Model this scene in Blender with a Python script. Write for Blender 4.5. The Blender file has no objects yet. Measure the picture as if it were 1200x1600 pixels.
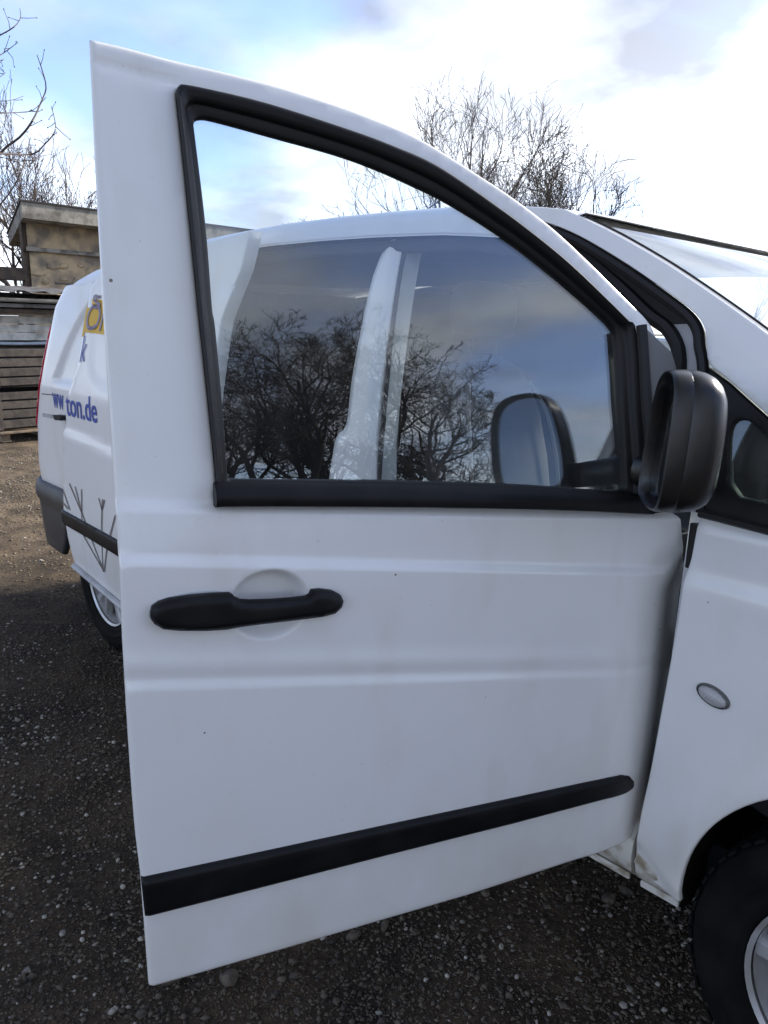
import bpy, math, random
import numpy as np
from mathutils import Vector, Matrix
from mathutils.geometry import delaunay_2d_cdt

random.seed(7); rng = np.random.default_rng(7)
scn = bpy.context.scene
COL = scn.collection

# ------------------------------------------------------------------ camera
# world: X = the van's forward axis (front axle at X 0), Y = its left, Z up, metres
IMG_W, IMG_H = 1200, 1600
F_PX, PITCH, YAW, ROLL = 1211.85, 0.2342, 0.7517, 0.0222
CAM = np.array([0.2291, -2.3539, 1.5313])
_fw = np.array([-math.cos(YAW), math.sin(YAW), 0.0]); _rt = np.array([math.sin(YAW), math.cos(YAW), 0.0])
_up = np.array([0, 0, 1.0])
FWD = _fw*math.cos(PITCH) - _up*math.sin(PITCH)
_u = _up*math.cos(PITCH) + _fw*math.sin(PITCH)
RGT = _rt*math.cos(ROLL) + _u*math.sin(ROLL)
UPV = _u*math.cos(ROLL) - _rt*math.sin(ROLL)
cd = bpy.data.cameras.new('camera'); cam = bpy.data.objects.new('camera', cd); COL.objects.link(cam)
cd.sensor_fit = 'VERTICAL'; cd.sensor_height = 24.0; cd.lens = 24.0*F_PX/IMG_H
cd.clip_start = 0.02; cd.clip_end = 3000
m = Matrix.Identity(4)
for i in range(3):
    m[i][0], m[i][1], m[i][2], m[i][3] = RGT[i], UPV[i], -FWD[i], CAM[i]
cam.matrix_world = m
scn.camera = cam

# ------------------------------------------------------------------ sky and sun
SUN_AZ = math.radians(80)      # direction TO the sun, measured from +X towards +Y
SUN_EL = math.radians(27)
w = bpy.data.worlds.new('World'); scn.world = w; w.use_nodes = True
nt = w.node_tree; nt.nodes.clear()
def N(t, **kw):
    n = nt.nodes.new(t)
    for k, v in kw.items(): setattr(n, k, v)
    return n
def L(a, b): nt.links.new(a, b)
sky = N('ShaderNodeTexSky', sky_type='NISHITA', sun_disc=False)
sky.sun_elevation = SUN_EL
sky.sun_rotation = math.pi/2 - SUN_AZ      # blender: 0 = +Y, clockwise
sky.altitude = 200; sky.air_density = 1.0; sky.dust_density = 0.5; sky.ozone_density = 4.0
tc = N('ShaderNodeTexCoord')
sep = N('ShaderNodeSeparateXYZ'); L(tc.outputs['Generated'], sep.inputs[0])
zz = N('ShaderNodeMath', operation='MAXIMUM'); L(sep.outputs[2], zz.inputs[0]); zz.inputs[1].default_value = 0.0
za = N('ShaderNodeMath', operation='ADD'); L(zz.outputs[0], za.inputs[0]); za.inputs[1].default_value = 0.22
dx = N('ShaderNodeMath', operation='DIVIDE'); L(sep.outputs[0], dx.inputs[0]); L(za.outputs[0], dx.inputs[1])
dy = N('ShaderNodeMath', operation='DIVIDE'); L(sep.outputs[1], dy.inputs[0]); L(za.outputs[0], dy.inputs[1])
cmb = N('ShaderNodeCombineXYZ'); L(dx.outputs[0], cmb.inputs[0]); L(dy.outputs[0], cmb.inputs[1]); cmb.inputs[2].default_value = 19.4
n1 = N('ShaderNodeTexNoise'); n1.inputs['Scale'].default_value = 0.85; n1.inputs['Detail'].default_value = 9; n1.inputs['Roughness'].default_value = 0.55
n1.inputs['Distortion'].default_value = 0.25; L(cmb.outputs[0], n1.inputs['Vector'])
cr = N('ShaderNodeValToRGB'); cr.color_ramp.elements[0].position = 0.36; cr.color_ramp.elements[1].position = 0.57
cr.color_ramp.interpolation = 'EASE'; cr.color_ramp.elements[0].color = (.24, .24, .24, 1)
L(n1.outputs['Fac'], cr.inputs[0])
n2 = N('ShaderNodeTexNoise'); n2.inputs['Scale'].default_value = 1.7; n2.inputs['Detail'].default_value = 6; L(cmb.outputs[0], n2.inputs['Vector'])
cr2 = N('ShaderNodeValToRGB'); cr2.color_ramp.elements[0].position = 0.40; cr2.color_ramp.elements[1].position = 0.77
cr2.color_ramp.elements[0].color = (0.35, 0.38, 0.45, 1); cr2.color_ramp.elements[1].color = (1.12, 1.21, 1.35, 1)
L(n2.outputs['Fac'], cr2.inputs[0])
tint = N('ShaderNodeMixRGB', blend_type='MULTIPLY'); tint.inputs[0].default_value = 1.0; L(sky.outputs[0], tint.inputs[1]); tint.inputs[2].default_value = (1.0, 0.925, 1.05, 1)
bw = N('ShaderNodeRGBToBW'); L(sky.outputs[0], bw.inputs[0])
gain = N('ShaderNodeMath', operation='MULTIPLY'); L(bw.outputs[0], gain.inputs[0]); gain.inputs[1].default_value = 1.35
add0 = N('ShaderNodeMath', operation='ADD'); L(gain.outputs[0], add0.inputs[0]); add0.inputs[1].default_value = 0.6
cc = N('ShaderNodeMixRGB', blend_type='MULTIPLY'); cc.inputs[0].default_value = 1.0
L(add0.outputs[0], cc.inputs[1]); L(cr2.outputs[0], cc.inputs[2])
mix = N('ShaderNodeMixRGB'); L(cr.outputs[0], mix.inputs[0]); L(tint.outputs[0], mix.inputs[1]); L(cc.outputs[0], mix.inputs[2])
bg = N('ShaderNodeBackground'); bg.inputs[1].default_value = 0.10; L(mix.outputs[0], bg.inputs[0])
wo = N('ShaderNodeOutputWorld'); L(bg.outputs[0], wo.inputs[0])

sd_ = bpy.data.lights.new('sun', 'SUN'); sun = bpy.data.objects.new('sun', sd_); COL.objects.link(sun)
sd_.energy = 2.2; sd_.angle = math.radians(6); sd_.color = (1.0, 0.93, 0.82)
tosun = Vector((math.cos(SUN_EL)*math.cos(SUN_AZ), math.cos(SUN_EL)*math.sin(SUN_AZ), math.sin(SUN_EL)))
sun.rotation_euler = tosun.to_track_quat('Z', 'Y').to_euler()

scn.view_settings.view_transform = 'Standard'; scn.view_settings.look = 'None'
scn.view_settings.exposure = 1.9; scn.view_settings.gamma = 1.0
scn.render.engine = 'CYCLES'
scn.cycles.max_bounces = 10; scn.cycles.transparent_max_bounces = 24; scn.cycles.glossy_bounces = 6
scn.cycles.use_denoising = True
scn.cycles.caustics_reflective = False; scn.cycles.caustics_refractive = False

# ------------------------------------------------------------------ materials
MATS = {}
def pmat(name, col, rough=0.5, metal=0.0, coat=0.0, var=0.0, vscale=6.0, bump=0.0, bscale=60.0, spec=0.5, col2=None, detail=6, lo=0.4, hi=0.65):
    """principled material; an optional noise blends to a second colour, an optional noise bump"""
    mt = bpy.data.materials.new(name); mt.use_nodes = True
    t = mt.node_tree; b = t.nodes['Principled BSDF']
    b.inputs['Base Color'].default_value = (*col, 1); b.inputs['Roughness'].default_value = rough
    b.inputs['Metallic'].default_value = metal; b.inputs['Coat Weight'].default_value = coat
    b.inputs['Coat Roughness'].default_value = 0.08; b.inputs['Specular IOR Level'].default_value = spec
    tcn = t.nodes.new('ShaderNodeTexCoord')
    if col2 is not None or var > 0:
        nz = t.nodes.new('ShaderNodeTexNoise'); nz.inputs['Scale'].default_value = vscale; nz.inputs['Detail'].default_value = detail
        t.links.new(tcn.outputs['Object'], nz.inputs['Vector'])
        r = t.nodes.new('ShaderNodeValToRGB'); r.color_ramp.elements[0].position = lo; r.color_ramp.elements[1].position = hi
        c2 = col2 if col2 is not None else tuple(c*(1-var) for c in col)
        r.color_ramp.elements[0].color = (*col, 1); r.color_ramp.elements[1].color = (*c2, 1)
        t.links.new(nz.outputs['Fac'], r.inputs[0]); t.links.new(r.outputs[0], b.inputs['Base Color'])
    if bump > 0:
        nb = t.nodes.new('ShaderNodeTexNoise'); nb.inputs['Scale'].default_value = bscale; nb.inputs['Detail'].default_value = 5
        t.links.new(tcn.outputs['Object'], nb.inputs['Vector'])
        bp = t.nodes.new('ShaderNodeBump'); bp.inputs['Strength'].default_value = bump; bp.inputs['Distance'].default_value = 0.01
        t.links.new(nb.outputs['Fac'], bp.inputs['Height']); t.links.new(bp.outputs[0], b.inputs['Normal'])
    MATS[name] = mt
    return mt
def glassmat(name, tint, r0, dust=0.03, dustcol=(0.5, 0.5, 0.48)):
    mt = bpy.data.materials.new(name); mt.use_nodes = True; t = mt.node_tree; t.nodes.clear()
    o = t.nodes.new('ShaderNodeOutputMaterial')
    tr = t.nodes.new('ShaderNodeBsdfTransparent'); tr.inputs[0].default_value = (*tint, 1)
    gl = t.nodes.new('ShaderNodeBsdfGlossy'); gl.inputs['Roughness'].default_value = 0.0; gl.inputs[0].default_value = (1, 1, 1, 1)
    lw = t.nodes.new('ShaderNodeLayerWeight'); lw.inputs[0].default_value = 0.5
    pw = t.nodes.new('ShaderNodeMath'); pw.operation = 'POWER'; t.links.new(lw.outputs['Facing'], pw.inputs[0]); pw.inputs[1].default_value = 5
    ma = t.nodes.new('ShaderNodeMath'); ma.operation = 'MULTIPLY_ADD'; t.links.new(pw.outputs[0], ma.inputs[0]); ma.inputs[1].default_value = 1-r0; ma.inputs[2].default_value = r0
    mx = t.nodes.new('ShaderNodeMixShader'); t.links.new(ma.outputs[0], mx.inputs[0]); t.links.new(tr.outputs[0], mx.inputs[1]); t.links.new(gl.outputs[0], mx.inputs[2])
    df = t.nodes.new('ShaderNodeBsdfDiffuse'); df.inputs[0].default_value = (*dustcol, 1)
    nz = t.nodes.new('ShaderNodeTexNoise'); nz.inputs['Scale'].default_value = 5; nz.inputs['Detail'].default_value = 8
    tcn = t.nodes.new('ShaderNodeTexCoord'); t.links.new(tcn.outputs['Object'], nz.inputs['Vector'])
    mm = t.nodes.new('ShaderNodeMath'); mm.operation = 'MULTIPLY'; mpg = t.nodes.new('ShaderNodeMapping'); mpg.inputs['Scale'].default_value = (1, 1, .22); t.links.new(tcn.outputs['Object'], mpg.inputs[0])
    nzs = t.nodes.new('ShaderNodeTexNoise'); nzs.inputs['Scale'].default_value = 26; nzs.inputs['Detail'].default_value = 7; t.links.new(mpg.outputs[0], nzs.inputs['Vector'])
    rs = t.nodes.new('ShaderNodeValToRGB'); rs.color_ramp.elements[0].position = .42; rs.color_ramp.elements[1].position = .74; t.links.new(nzs.outputs['Fac'], rs.inputs[0])
    sm = t.nodes.new('ShaderNodeMath'); sm.operation = 'MULTIPLY_ADD'; t.links.new(rs.outputs[0], sm.inputs[0]); sm.inputs[1].default_value = .9; t.links.new(nz.outputs['Fac'], sm.inputs[2])
    t.links.new(sm.outputs[0], mm.inputs[0]); mm.inputs[1].default_value = dust*2
    m2 = t.nodes.new('ShaderNodeMixShader'); t.links.new(mm.outputs[0], m2.inputs[0]); t.links.new(mx.outputs[0], m2.inputs[1]); t.links.new(df.outputs[0], m2.inputs[2])
    t.links.new(m2.outputs[0], o.inputs[0])
    MATS[name] = mt; return mt

def paintmat():
    """white van paint: faint tone drift, road dust specks, streaky grime"""
    mt = bpy.data.materials.new('white_paint'); mt.use_nodes = True; t = mt.node_tree; b = t.nodes['Principled BSDF']
    tcn = t.nodes.new('ShaderNodeTexCoord')
    def noise(s, d, sc=(1, 1, 1)):
        mp = t.nodes.new('ShaderNodeMapping'); mp.inputs['Scale'].default_value = sc; t.links.new(tcn.outputs['Object'], mp.inputs[0])
        n = t.nodes.new('ShaderNodeTexNoise'); n.inputs['Scale'].default_value = s; n.inputs['Detail'].default_value = d; t.links.new(mp.outputs[0], n.inputs['Vector']); return n
    def ramp(n, lo, hi, c0, c1):
        r = t.nodes.new('ShaderNodeValToRGB'); r.color_ramp.elements[0].position = lo; r.color_ramp.elements[1].position = hi
        r.color_ramp.elements[0].color = (*c0, 1); r.color_ramp.elements[1].color = (*c1, 1); t.links.new(n.outputs['Fac'], r.inputs[0]); return r
    a = ramp(noise(2.2, 5), .45, .75, (.80, .80, .80), (.77, .77, .76))
    g = ramp(noise(9, 8, (1, 1, .35)), .56, .80, (1, 1, 1), (.92, .905, .87))
    s = ramp(noise(160, 2), .72, .78, (1, 1, 1), (.72, .67, .6))
    m1 = t.nodes.new('ShaderNodeMixRGB'); m1.blend_type = 'MULTIPLY'; m1.inputs[0].default_value = 1; t.links.new(a.outputs[0], m1.inputs[1]); t.links.new(g.outputs[0], m1.inputs[2])
    m2 = t.nodes.new('ShaderNodeMixRGB'); m2.blend_type = 'MULTIPLY'; m2.inputs[0].default_value = .6; t.links.new(m1.outputs[0], m2.inputs[1]); t.links.new(s.outputs[0], m2.inputs[2])
    # brown road film splashed up from the wheels: ragged patches, thinning out above knee height
    sp_ = noise(5.5, 9, (1, 1, .6)); xyz = t.nodes.new('ShaderNodeSeparateXYZ'); t.links.new(tcn.outputs['Object'], xyz.inputs[0])
    zr_ = t.nodes.new('ShaderNodeMapRange'); t.links.new(xyz.outputs[2], zr_.inputs[0]); zr_.inputs[1].default_value = .35; zr_.inputs[2].default_value = 1.0; zr_.inputs[3].default_value = .16; zr_.inputs[4].default_value = -.12
    ad_ = t.nodes.new('ShaderNodeMath'); ad_.operation = 'ADD'; t.links.new(sp_.outputs['Fac'], ad_.inputs[0]); t.links.new(zr_.outputs[0], ad_.inputs[1])
    fr_ = t.nodes.new('ShaderNodeMapRange'); t.links.new(ad_.outputs[0], fr_.inputs[0]); fr_.inputs[1].default_value = .48; fr_.inputs[2].default_value = .85; fr_.inputs[4].default_value = .42
    m5 = t.nodes.new('ShaderNodeMixRGB'); t.links.new(fr_.outputs[0], m5.inputs[0]); t.links.new(m2.outputs[0], m5.inputs[1]); m5.inputs[2].default_value = (.56, .50, .40, 1); m2 = m5
    vo = t.nodes.new('ShaderNodeTexVoronoi'); vo.inputs['Scale'].default_value = 17; t.links.new(tcn.outputs['Object'], vo.inputs['Vector'])
    lt = t.nodes.new('ShaderNodeMath'); lt.operation = 'LESS_THAN'; t.links.new(vo.outputs['Distance'], lt.inputs[0]); lt.inputs[1].default_value = .045
    sc_ = t.nodes.new('ShaderNodeSeparateColor'); t.links.new(vo.outputs['Color'], sc_.inputs[0])
    gt = t.nodes.new('ShaderNodeMath'); gt.operation = 'GREATER_THAN'; t.links.new(sc_.outputs[0], gt.inputs[0]); gt.inputs[1].default_value = .80
    an = t.nodes.new('ShaderNodeMath'); an.operation = 'MULTIPLY'; t.links.new(lt.outputs[0], an.inputs[0]); t.links.new(gt.outputs[0], an.inputs[1])
    m3 = t.nodes.new('ShaderNodeMixRGB'); t.links.new(an.outputs[0], m3.inputs[0]); t.links.new(m2.outputs[0], m3.inputs[1]); m3.inputs[2].default_value = (.16, .14, .12, 1)
    t.links.new(m3.outputs[0], b.inputs['Base Color'])
    b.inputs['Roughness'].default_value = .36; b.inputs['Coat Weight'].default_value = .5; b.inputs['Coat Roughness'].default_value = .12
    bp = t.nodes.new('ShaderNodeBump'); bp.inputs['Strength'].default_value = .05; bp.inputs['Distance'].default_value = .004
    t.links.new(noise(70, 3).outputs['Fac'], bp.inputs['Height']); t.links.new(bp.outputs[0], b.inputs['Normal'])
    MATS['white_paint'] = mt
paintmat()
pmat('black_rubber', (.006, .006, .007), .5, spec=.35, bump=.05, bscale=150)
pmat('black_plastic', (.0035, .0038, .005), .45, bump=.15, bscale=500, col2=(.008, .008, .009), vscale=14, spec=.25)
pmat('mirror_plastic', (.006, .006, .0065), .27, bump=.10, bscale=600, col2=(.012, .0115, .011), vscale=9, spec=.5)
pmat('grey_plastic', (.15, .15, .152), .6, bump=.2, bscale=700)
pmat('bumper_plastic', (.035, .035, .038), .5, bump=.1, bscale=300, col2=(.06, .058, .055), vscale=8)
pmat('tyre_rubber', (.0035, .0035, .0035), .85, spec=.15, bump=.2, bscale=80, col2=(.008, .0075, .007), vscale=12)
pmat('alloy', (.52, .53, .55), .34, metal=.35, col2=(.36, .35, .34), vscale=10)
pmat('dark_metal', (.03, .029, .028), .6, metal=.5)
pmat('arch_liner', (.007, .0065, .006), .9, spec=.2, bump=.3, bscale=60, col2=(.022, .016, .011), vscale=9)
pmat('grime_white', (.55, .53, .48), .5, col2=(.25, .21, .15), vscale=22, lo=.45, hi=.62)
pmat('flange_grey', (.42, .43, .45), .45, var=.3)
pmat('cabin_dark', (.020, .020, .022), .8, var=.4)
pmat('cabin_grey', (.05, .05, .052), .8, var=.4)
pmat('seat_fabric', (.05, .05, .054), .9, bump=.3, bscale=400)
pmat('seat_piping', (.16, .155, .14), .8)
pmat('belt_webbing', (.20, .20, .19), .8)
pmat('sign_yellow', (.72, .44, .03), .5, var=.1)
pmat('sign_purple', (.26, .22, .30), .5)
pmat('sign_blue', (.03, .07, .36), .5)
pmat('line_brown', (.17, .15, .14), .6)
pmat('tail_red', (.45, .015, .05), .15, coat=.6)
pmat('lamp_clear', (.42, .42, .43), .25, coat=.8, bump=.4, bscale=300)
pmat('lamp_rim', (.10, .10, .10), .4)
pmat('shade_black', (.006, .006, .007), .7)
glassmat('door_glass', (.90, .93, .93), .105, dust=.012)
glassmat('screen_glass', (.80, .85, .85), .12, dust=.03)
glassmat('quarter_glass', (.45, .5, .48), .06, dust=.05)
mm_ = pmat('mirror_silver', (.26, .27, .29), .02, metal=1.0)

# ------------------------------------------------------------------ object helpers
def set_props(o, label=None, category=None, group=None, kind=None):
    if label: o['label'] = label
    if category: o['category'] = category
    if group: o['group'] = group
    if kind: o['kind'] = kind
    return o
def empty(name, loc, **kw):
    o = bpy.data.objects.new(name, None); COL.objects.link(o); o.location = loc; o.empty_display_size = .1
    return set_props(o, **kw)
def root_of(o):
    while o.parent: o = o.parent
    return o
def mk(name, V, F, mat, parent=None, smooth=True, sharp=35, **kw):
    """one mesh object from world-space vertices; stored relative to its root"""
    V = np.asarray(V, float)
    if parent is not None: off = np.array(root_of(parent).location)
    else: off = np.zeros(3)
    me = bpy.data.meshes.new(name)
    me.from_pydata((V-off).tolist(), [], [tuple(int(i) for i in f) for f in F]); me.update()
    if smooth:
        me.polygons.foreach_set('use_smooth', [True]*len(me.polygons))
        if sharp: me.set_sharp_from_angle(angle=math.radians(sharp))
    ms = mat if isinstance(mat, (list, tuple)) else [mat]
    for q in ms: me.materials.append(MATS[q])
    o = bpy.data.objects.new(name, me); COL.objects.link(o)
    if parent is not None: o.parent = parent
    return set_props(o, **kw)
def join(parts):
    V = []; F = []; n = 0
    for v, f in parts:
        V.append(np.asarray(v, float)); F += [tuple(i+n for i in q) for q in f]; n += len(v)
    return np.concatenate(V), F
def boxg(c, s, rot=None):
    c = np.array(c, float); s = np.array(s, float)/2
    v = np.array([[x, y, z] for x in (-1, 1) for y in (-1, 1) for z in (-1, 1)])*s
    if rot is not None: v = v @ np.array(rot).T
    f = [(0, 1, 3, 2), (4, 6, 7, 5), (0, 4, 5, 1), (2, 3, 7, 6), (0, 2, 6, 4), (1, 5, 7, 3)]
    return v+c, f
def bbox(c, s, bev=.01, rot=None):
    """box with chamfered edges"""
    c = np.array(c, float); h = np.array(s, float)/2; b = min(bev, h.min()*.6)
    V = []; idx = {}
    for sx in (-1, 1):
        for sy in (-1, 1):
            for sz in (-1, 1):
                for a in range(3):
                    p = np.array([sx, sy, sz])*(h-b); p[a] = (sx, sy, sz)[a]*h[a]
                    idx[(sx, sy, sz, a)] = len(V); V.append(p)
    F = []
    for a in range(3):
        o1, o2 = [(1, 2), (2, 0), (0, 1)][a]
        for sg in (-1, 1):
            q = []
            for (u, v) in [(-1, -1), (1, -1), (1, 1), (-1, 1)]:
                k = [0, 0, 0]; k[a] = sg; k[o1] = u; k[o2] = v; q.append(idx[(*k, a)])
            F.append(tuple(q if sg > 0 else q[::-1]))
    for a in range(3):      # edges along axis a
        o1, o2 = [(1, 2), (2, 0), (0, 1)][a]
        for u in (-1, 1):
            for v in (-1, 1):
                k1 = [0, 0, 0]; k1[a] = -1; k1[o1] = u; k1[o2] = v; k2 = list(k1); k2[a] = 1
                q = [idx[(*k1, o1)], idx[(*k2, o1)], idx[(*k2, o2)], idx[(*k1, o2)]]
                F.append(tuple(q if u*v < 0 else q[::-1]))
    for sx in (-1, 1):
        for sy in (-1, 1):
            for sz in (-1, 1):
                q = [idx[(sx, sy, sz, a)] for a in range(3)]
                F.append(tuple(q if sx*sy*sz > 0 else q[::-1]))
    V = np.array(V)
    if rot is not None: V = V @ np.array(rot).T
    return V+c, F
def rotz(a):
    c, s = math.cos(a), math.sin(a); return np.array([[c, -s, 0], [s, c, 0], [0, 0, 1.]])
def tube(P, R, n=8, closed=False, flat=1.0, caps=True):
    """tube along a polyline"""
    P = np.asarray(P, float); k = len(P); R = np.full(k, R) if np.isscalar(R) else np.asarray(R)
    V = []; prev = None
    for i in range(k):
        if closed: t = P[(i+1) % k]-P[i-1]
        else: t = P[min(i+1, k-1)]-P[max(i-1, 0)]
        t = t/(np.linalg.norm(t)+1e-12)
        if prev is None:
            a = np.array([0, 0, 1.]) if abs(t[2]) < .9 else np.array([1., 0, 0])
        else: a = prev
        u = a-t*(a@t); u /= np.linalg.norm(u)+1e-12; prev = u; v = np.cross(t, u)
        for j in range(n):
            th = 2*math.pi*j/n; V.append(P[i]+R[i]*(math.cos(th)*u+flat*math.sin(th)*v))
    F = []
    for i in range(k if closed else k-1):
        i2 = (i+1) % k
        for j in range(n):
            j2 = (j+1) % n; F.append((i*n+j, i*n+j2, i2*n+j2, i2*n+j))
    if caps and not closed: F += [tuple(range(n))[::-1], tuple((k-1)*n+j for j in range(n))]
    return np.array(V), F
def lathe(prof, c, n=48, axis='y'):
    V = []; F = []; m_ = len(prof)
    for i in range(n):
        th = 2*math.pi*i/n
        for (r, h) in prof: V.append((c[0]+r*math.cos(th), c[1]+h, c[2]+r*math.sin(th)))
    for i in range(n):
        for j in range(m_-1):
            a = i*m_+j; b = ((i+1) % n)*m_+j; F.append((a, a+1, b+1, b))
    return np.array(V), F
def grid_faces(a, b):
    return [(i*b+j, i*b+j+1, (i+1)*b+j+1, (i+1)*b+j) for i in range(a-1) for j in range(b-1)]

# --- pixel rays of the photograph, used once to take measurements off real planes
def ray(px, py): return FWD + RGT*(px-IMG_W/2)/F_PX - UPV*(py-IMG_H/2)/F_PX
def on_plane(px, py, P0, n):
    d = ray(px, py); n = np.asarray(n, float); return CAM + d*(((np.asarray(P0)-CAM) @ n)/(d @ n))
def away(px, dist, z=0.0):
    """point on the ground, so many metres out in the direction of an image column"""
    d = ray(px, 520); d = d[:2]/np.linalg.norm(d[:2]); return np.array([CAM[0]+d[0]*dist, CAM[1]+d[1]*dist, z])
def height_at(px, py, dist):
    d = ray(px, py); return CAM[2]+dist*d[2]/np.linalg.norm(d[:2])

def smooth01(a, b, x):
    t = np.clip((np.asarray(x, float)-a)/(np.asarray(b, float)-a), 0, 1); return t*t*(3-2*t)
def lean(z):
    t = np.maximum(0, np.asarray(z, float)-1.2); return .13*t+.10*t*t
SIDE_Y = -.93
def side_y(z):
    z = np.asarray(z, float); return SIDE_Y+lean(z)+.10*np.maximum(0, .55-z)**1.5
def S(px, py, dy=0.0):
    """(X, z) where an image ray meets the van's side skin (dy = further inboard)"""
    z = 1.2
    for _ in range(25):
        Q = on_plane(px, py, [0, float(side_y(z))+dy, 0], [0, 1, 0]); z = Q[2]
    return np.array([Q[0], Q[2]])

# ------------------------------------------------------------------ sheet-metal panels
def densify(poly, h):
    out = []
    P = np.asarray(poly, float)
    for a, b in zip(P, np.roll(P, -1, 0)):
        k = max(1, int(round(np.linalg.norm(b-a)/h)))
        for i in range(k): out.append(a+(b-a)*i/k)
    return np.array(out)
def smooth_closed(poly, it=1):
    """Chaikin corner cutting of a closed polygon"""
    P = np.asarray(poly, float)
    for _ in range(it):
        Q = np.roll(P, -1, 0); P = np.stack([.75*P+.25*Q, .25*P+.75*Q], 1).reshape(-1, 2)
    return P
def catmull(P, n=8):
    P = np.asarray(P, float); Q = np.vstack([2*P[0]-P[1], P, 2*P[-1]-P[-2]]); out = []
    for i in range(len(P)-1):
        a, b, c, d = Q[i:i+4]
        for t in np.linspace(0, 1, n, endpoint=False):
            out.append(.5*((2*b)+(c-a)*t+(2*a-5*b+4*c-d)*t*t+(3*b-a-3*c+d)*t**3))
    out.append(P[-1]); return np.array(out)
def inside(P, poly):
    x, y = P[:, 0], P[:, 1]; r = np.zeros(len(P), bool)
    for (x1, y1), (x2, y2) in zip(poly, np.roll(poly, -1, 0)):
        c = (y1 > y) != (y2 > y)
        with np.errstate(divide='ignore', invalid='ignore'):
            xi = (x2-x1)*(y-y1)/(y2-y1)+x1
        r ^= c & (x < xi)
    return r
def pdist(P, poly):
    """distance to a closed polyline"""
    d = np.full(len(P), 1e9)
    for a, b in zip(poly, np.roll(poly, -1, 0)):
        ab = b-a; l = ab@ab+1e-15; t = np.clip(((P-a)@ab)/l, 0, 1)
        d = np.minimum(d, np.hypot(*(P-a-t[:, None]*ab).T))
    return d
def panel(name, outer, fmap, mat, parent, holes=(), h=.02, thick=.012, extra=None, roll=.0, fine=None, hole_roll=None, avoid=None, **kw):
    """sheet-metal panel: outline and holes in a 2D chart, fmap(P2, inset) -> 3D; thickness by insetting"""
    hb = min(h, max(.006, roll)) if roll > 0 and h < .02 else h
    outer = densify(outer, hb); hs = [densify(q, hb) for q in holes]
    lo = outer.min(0); hi = outer.max(0)
    gx = np.arange(lo[0]+h/2, hi[0], h); gy = np.arange(lo[1]+h/2, hi[1], h)
    G = np.stack(np.meshgrid(gx, gy, indexing='ij'), -1).reshape(-1, 2)
    if avoid is not None: G = G[~avoid(G)]
    if extra is not None: G = np.vstack([G, extra])
    if roll > 0:   # rings of points close to the rim so that it rounds over
        pass
    ok = inside(G, outer) & (pdist(G, outer) > .45*h)
    for q in hs: ok &= ~inside(G, q) & (pdist(G, q) > .45*h)
    G = G[ok]
    rims = [outer]+hs
    rings = []
    if roll > 0:
        for q in rims:
            t = np.roll(q, -1, 0)-np.roll(q, 1, 0); t /= np.linalg.norm(t, axis=1)[:, None]+1e-12
            nrm = np.stack([-t[:, 1], t[:, 0]], 1)
            for f_ in (.35, 1.0):
                for sg in (1, -1):
                    R_ = q+nrm*sg*roll*f_; k = inside(R_, outer) & (pdist(R_, outer) > roll*f_*.8)
                    for qq in hs: k &= ~inside(R_, qq) & (pdist(R_, qq) > roll*f_*.8)
                    rings.append(R_[k])
        RR = np.vstack(rings) if rings else np.zeros((0, 2))
        if len(G):
            db = np.min([pdist(G, q) for q in rims], 0); G = G[db > roll*1.4]
        G = np.vstack([G, RR])
    P = np.vstack(rims+[G]); E = []; n0 = 0
    for q in rims:
        E += [(n0+i, n0+(i+1) % len(q)) for i in range(len(q))]; n0 += len(q)
    vs, es, fs, ov, oe, of = delaunay_2d_cdt([Vector(p) for p in P], E, [], 0, 1e-7)
    P2 = np.array([(v.x, v.y) for v in vs]); T = np.array([f for f in fs])
    cen = P2[T].mean(1); ok = inside(cen, outer)
    for q in hs: ok &= ~inside(cen, q)
    T = T[ok]
    used = np.unique(T); remap = -np.ones(len(P2), int); remap[used] = np.arange(len(used)); P2 = P2[used]; T = remap[T]
    db = np.min([pdist(P2, q) for q in rims], 0)
    ins = np.zeros(len(P2))
    if roll > 0:
        e = np.clip(1-db/roll, 0, 1); ins = roll*(1-np.sqrt(np.maximum(0, 1-e*e)))
    A = fmap(P2, ins); B = fmap(P2, np.full(len(P2), thick)+0*ins)
    # orientation: T is ccw in the chart; flip if needed so the front faces away from the back
    fn = np.cross(A[T[:, 1]]-A[T[:, 0]], A[T[:, 2]]-A[T[:, 0]]); out = (A[T]-B[T]).mean(1)
    if (fn*out).sum() < 0: T = T[:, ::-1]
    n = len(P2); F = [tuple(t) for t in T]+[tuple(t[::-1]+n) for t in T]
    cnt = {}
    for t in T:
        for a, b in ((t[0], t[1]), (t[1], t[2]), (t[2], t[0])): cnt[(a, b)] = 1
    for (a, b) in list(cnt):
        if (b, a) not in cnt: F.append((b, a, a+n, b+n))
    return mk(name, np.vstack([A, B]), F, mat, parent, sharp=50, **kw)

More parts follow.
